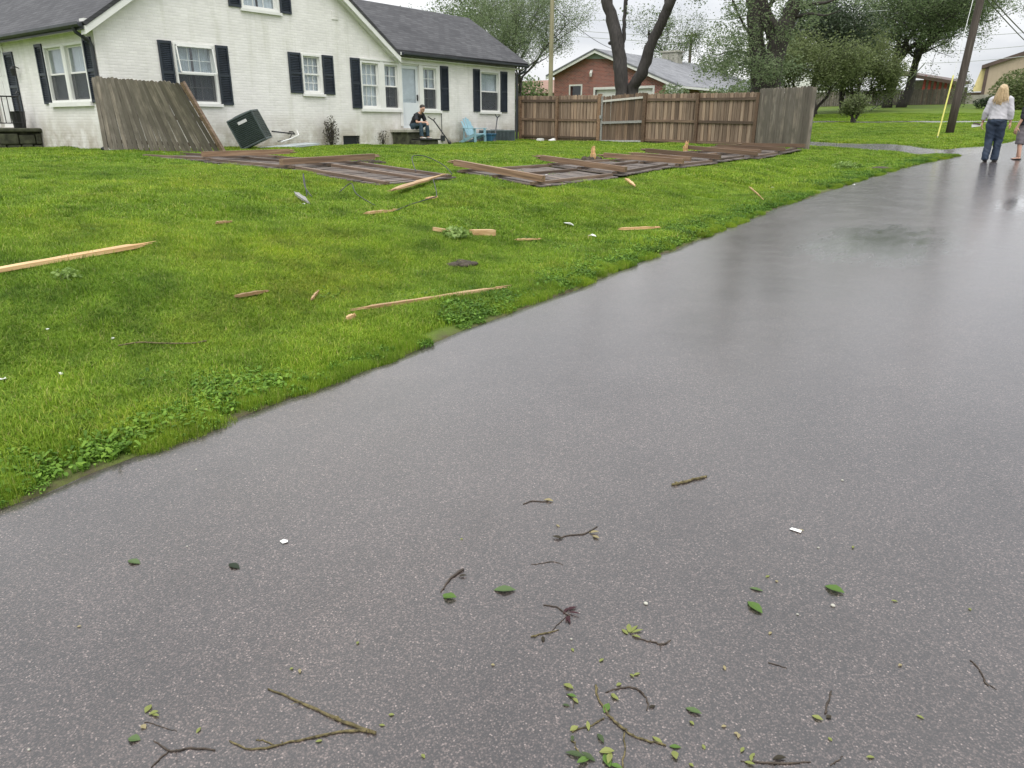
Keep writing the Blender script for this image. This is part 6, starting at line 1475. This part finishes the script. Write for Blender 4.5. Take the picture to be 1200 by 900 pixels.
twig([(656, 630), (668, 627), (682, 626), (692, 622), (700, 617)], [.003, .0035, .004, .0035, .003], 'knotted twig with curled tan leaves on the road', M_twig, [(660, 632, 200, .05, .022, F_dry), (690, 625, 40, .045, .018, F_tan), (694, 628, -10, .04, .016, F_tan)])
twig([(517, 693), (523, 684), (532, 674), (543, 667)], [.003, .004, .006, .007], 'dark twig with a bright green leaf at its tip', M_twig, [(519, 700, 25, .055, .04, F_bright), (522, 703, 120, .035, .025, F_bright), (537, 676, 40, .035, .018, F_dry)])
twig([(622, 662), (634, 660), (648, 658), (660, 662)], [.0016, .002, .002, .0012], 'hair-thin curved dark twig between larger twigs', M_twig)
twig([(637, 709), (652, 711), (662, 718), (668, 722)], [.0028, .003, .0035, .003], 'twig with withered dark purple leaves', M_twig, [(662, 716, 60, .05, .016, F_purple), (665, 718, 15, .05, .014, F_purple), (664, 722, -40, .05, .014, F_purple), (668, 722, -80, .04, .014, F_purple), (660, 720, 100, .04, .014, F_purple)], [([(664, 722), (652, 733), (645, 742)], [.002, .002, .0015])])
twig([(622, 747), (632, 743), (643, 741), (655, 738)], [.004, .0035, .003, .002], 'short twig lying below the purple-leaved twig', M_twiggreen, [(636, 746, -50, .03, .014, F_dry)])
twig([(738, 742), (750, 749), (766, 752), (775, 755), (786, 750)], [.0025, .003, .003, .004, .0025], 'thin twig ending in a bright yellow-green leaf cluster', M_twig, [(737, 742, 120, .045, .016, F_yel), (738, 742, 85, .05, .016, F_yel), (740, 742, 55, .045, .015, F_yel), (736, 744, 160, .035, .014, F_yel), (740, 745, 10, .035, .014, F_yel)])
twig([(698, 802), (700, 816), (708, 830), (717, 842), (728, 852), (735, 855)], [.0045, .0045, .004, .0045, .005, .004], 'large leafy twig with many yellow-green leaves on the near road', M_twiggreen, [
    (708, 836, 100, .04, .02, F_bright), (668, 857, 70, .03, .018, F_yel), (671, 862, -60, .025, .015, F_mid), (690, 857, 130, .035, .014, F_yel), (700, 860, -30, .04, .018, F_mid), (686, 888, 200, .06, .026, F_mid), (692, 888, 250, .05, .022, F_bright), (702, 882, 40, .045, .022, F_yel), (708, 884, -40, .05, .022, F_bright), (716, 882, -70, .05, .020, F_yel), (714, 896, 10, .04, .02, F_bright), (777, 873, 170, .04, .016, F_yel), (784, 875, 30, .035, .018, F_bright), (789, 880, -50, .035, .018, F_yel), (698, 893, 180, .05, .02, F_mid)],
    [([(708, 842), (692, 850), (676, 855), (670, 858)], [.003, .0028, .0025, .002]), ([(734, 857), (752, 866), (772, 870), (780, 874)], [.0035, .004, .004, .003]), ([(732, 858), (732, 878), (729, 902)], [.0035, .0035, .003]), ([(671, 866), (675, 876), (682, 888)], [.003, .0028, .0025])])
twig([(710, 812), (722, 807), (738, 805), (748, 808), (757, 818), (758, 832)], [.0025, .003, .0035, .0035, .003, .0025], 'arched dark twig curling above the large leafy twig', M_twig, [(722, 804, 60, .02, .012, F_yel), (716, 815, -10, .032, .016, F_yel), (760, 830, 60, .025, .014, F_dry), (738, 790, -20, .022, .013, F_yel)])
twig([(664, 812), (672, 820), (672, 830)], [.002, .002, .0015], 'small leafy sprig beside the large leafy twig', M_twig, [(660, 802, 0, .04, .016, F_yel), (664, 814, 10, .035, .018, F_bright), (671, 818, -20, .03, .014, F_yel), (668, 828, 200, .025, .012, F_mid)])
twig([(975, 810), (970, 822), (967, 836)], [.003, .004, .0035], 'upright-lying dark twig with one yellow leaf beside it', M_twig, [(951, 839, 0, .034, .016, F_yel), (968, 842, 60, .02, .014, F_dry)])
twig([(1137, 774), (1148, 785), (1155, 800), (1158, 803)], [.0025, .003, .003, .002], 'curved dark leafless twig with a tiny fork, alone on the road', M_twig, [], [([(1155, 800), (1168, 808)], [.002, .0012])])
twig([(868, 892), (890, 893), (915, 894), (950, 893)], [.002, .0035, .004, .002], 'straight dark twig with tan and yellow leaves beside the leafy twig', M_twig, [(872, 893, 10, .03, .014, F_yel), (905, 890, 40, .04, .016, F_dry), (880, 888, 80, .02, .012, F_yel)])
twig([(900, 776), (910, 779), (922, 783)], [.0018, .0022, .0015], 'hair-thin straight twig on the open road', M_twig)
twig([(973, 897), (980, 892), (988, 886)], [.002, .002, .0015], 'tiny dark twig beside the tan-leaved twig', M_twig)
def leaf(px, py, ang, ln, wd, mat, label, group=None):
    b = MB(); r = random.Random(int(px*7+py)); leafshape(b, (0, 0, 0), rad(ang), ln, wd, r.uniform(0, .08), r.uniform(.0, .10))
    o = bpy.data.objects.new('fallen_leaf', b.mesh('fallen_leaf', mat, fix=False)); COL.objects.link(o); o.location = rhit(px, py); return tag(o, label, 'leaf', group)
leaf(578, 692, 35, .075, .035, F_road, 'large flat dull green leaf pressed on the wet road'); leaf(966, 687, -5, .065, .038, F_bright, 'bright green torn leaf lying alone on the road'); leaf(876, 705, -30, .07, .035, F_bright, 'bright green folded leaf below a smaller green leaf'); leaf(878, 689, 10, .045, .016, F_road, 'slim green leaf just above the folded bright leaf'); leaf(150, 657, 15, .06, .03, F_road, 'green leaf alone near the grass edge of the road'); leaf(150, 866, 30, .035, .025, F_road, 'small dark green leaf below the pale sprig'); leaf(803, 830, 5, .045, .020, F_road, 'green leaf lying apart beyond the arched dark twig')
GY = 'small yellow leaves strewn over the near road'
for k, (px, py) in enumerate(((908, 681), (897, 677), (826, 879), (866, 861), (872, 876), (808, 845), (845, 852), (880, 893), (1083, 843), (1057, 779), (1135, 713), (1044, 704), (901, 744), (975, 869), (1025, 888), (866, 860), (807, 895), (742, 792), (850, 786), (722, 816), (344, 783), (351, 784), (455, 838), (540, 633), (656, 618), (378, 868), (420, 752), (935, 621), (702, 776), (672, 764), (580, 780), (1000, 640), (494, 884), (90, 735), (230, 860))):
    leaf(px, py, (k*67) % 360, .012+.012*((k*37) % 10)/10, .009, F_yel if k % 3 else F_tan, 'small yellow-green leaf bit lying on the near road' if k % 3 else 'small dry tan leaf bit lying on the near road', GY if k % 3 else 'small dry tan leaves strewn over the near road')
leaf(268, 661, 5, .06, .028, F_dark, 'near-black sodden leaf beside the five-sided white scrap')
p = rhit(333, 635); s = MB(); s.add([p+V3(q) for q in ((-.015, -.008, .002), (.008, -.012, .002), (.018, .003, .005), (.003, .014, .002), (-.014, .008, .003))], [(0, 1, 2, 3, 4)]); solo(s, 'scrap', M_white, p, 'five-sided white scrap lying between two dark leaves on the road', 'scrap')
p = rhit(932, 622); s = MB(); s.add([p+V3(q) for q in ((-.02, -.006, .003), (.022, -.009, .004), (.02, .008, .006), (-.016, .009, .004))], [(0, 1, 2, 3)]); solo(s, 'scrap', M_white, p, 'slim oblong white scrap lying on the road', 'scrap')
GP2 = 'pale pebbles scattered on the road'
rp = random.Random(77)
for k in range(9):
    px, py = rp.uniform(0, 1200), rp.uniform(520, 895)
    p = rhit(px, py); 
    if p.x < float(xe(p.y))+.2: continue
    s = MB(); q = rp.uniform(.003, .007); s.sphere(p+V3((0, 0, q*.4)), (q*1.2, q, q*.7), 7, 5); solo(s, 'pebble', M_conc, p, 'small pale pebble lying loose on the road', 'pebble', GP2)
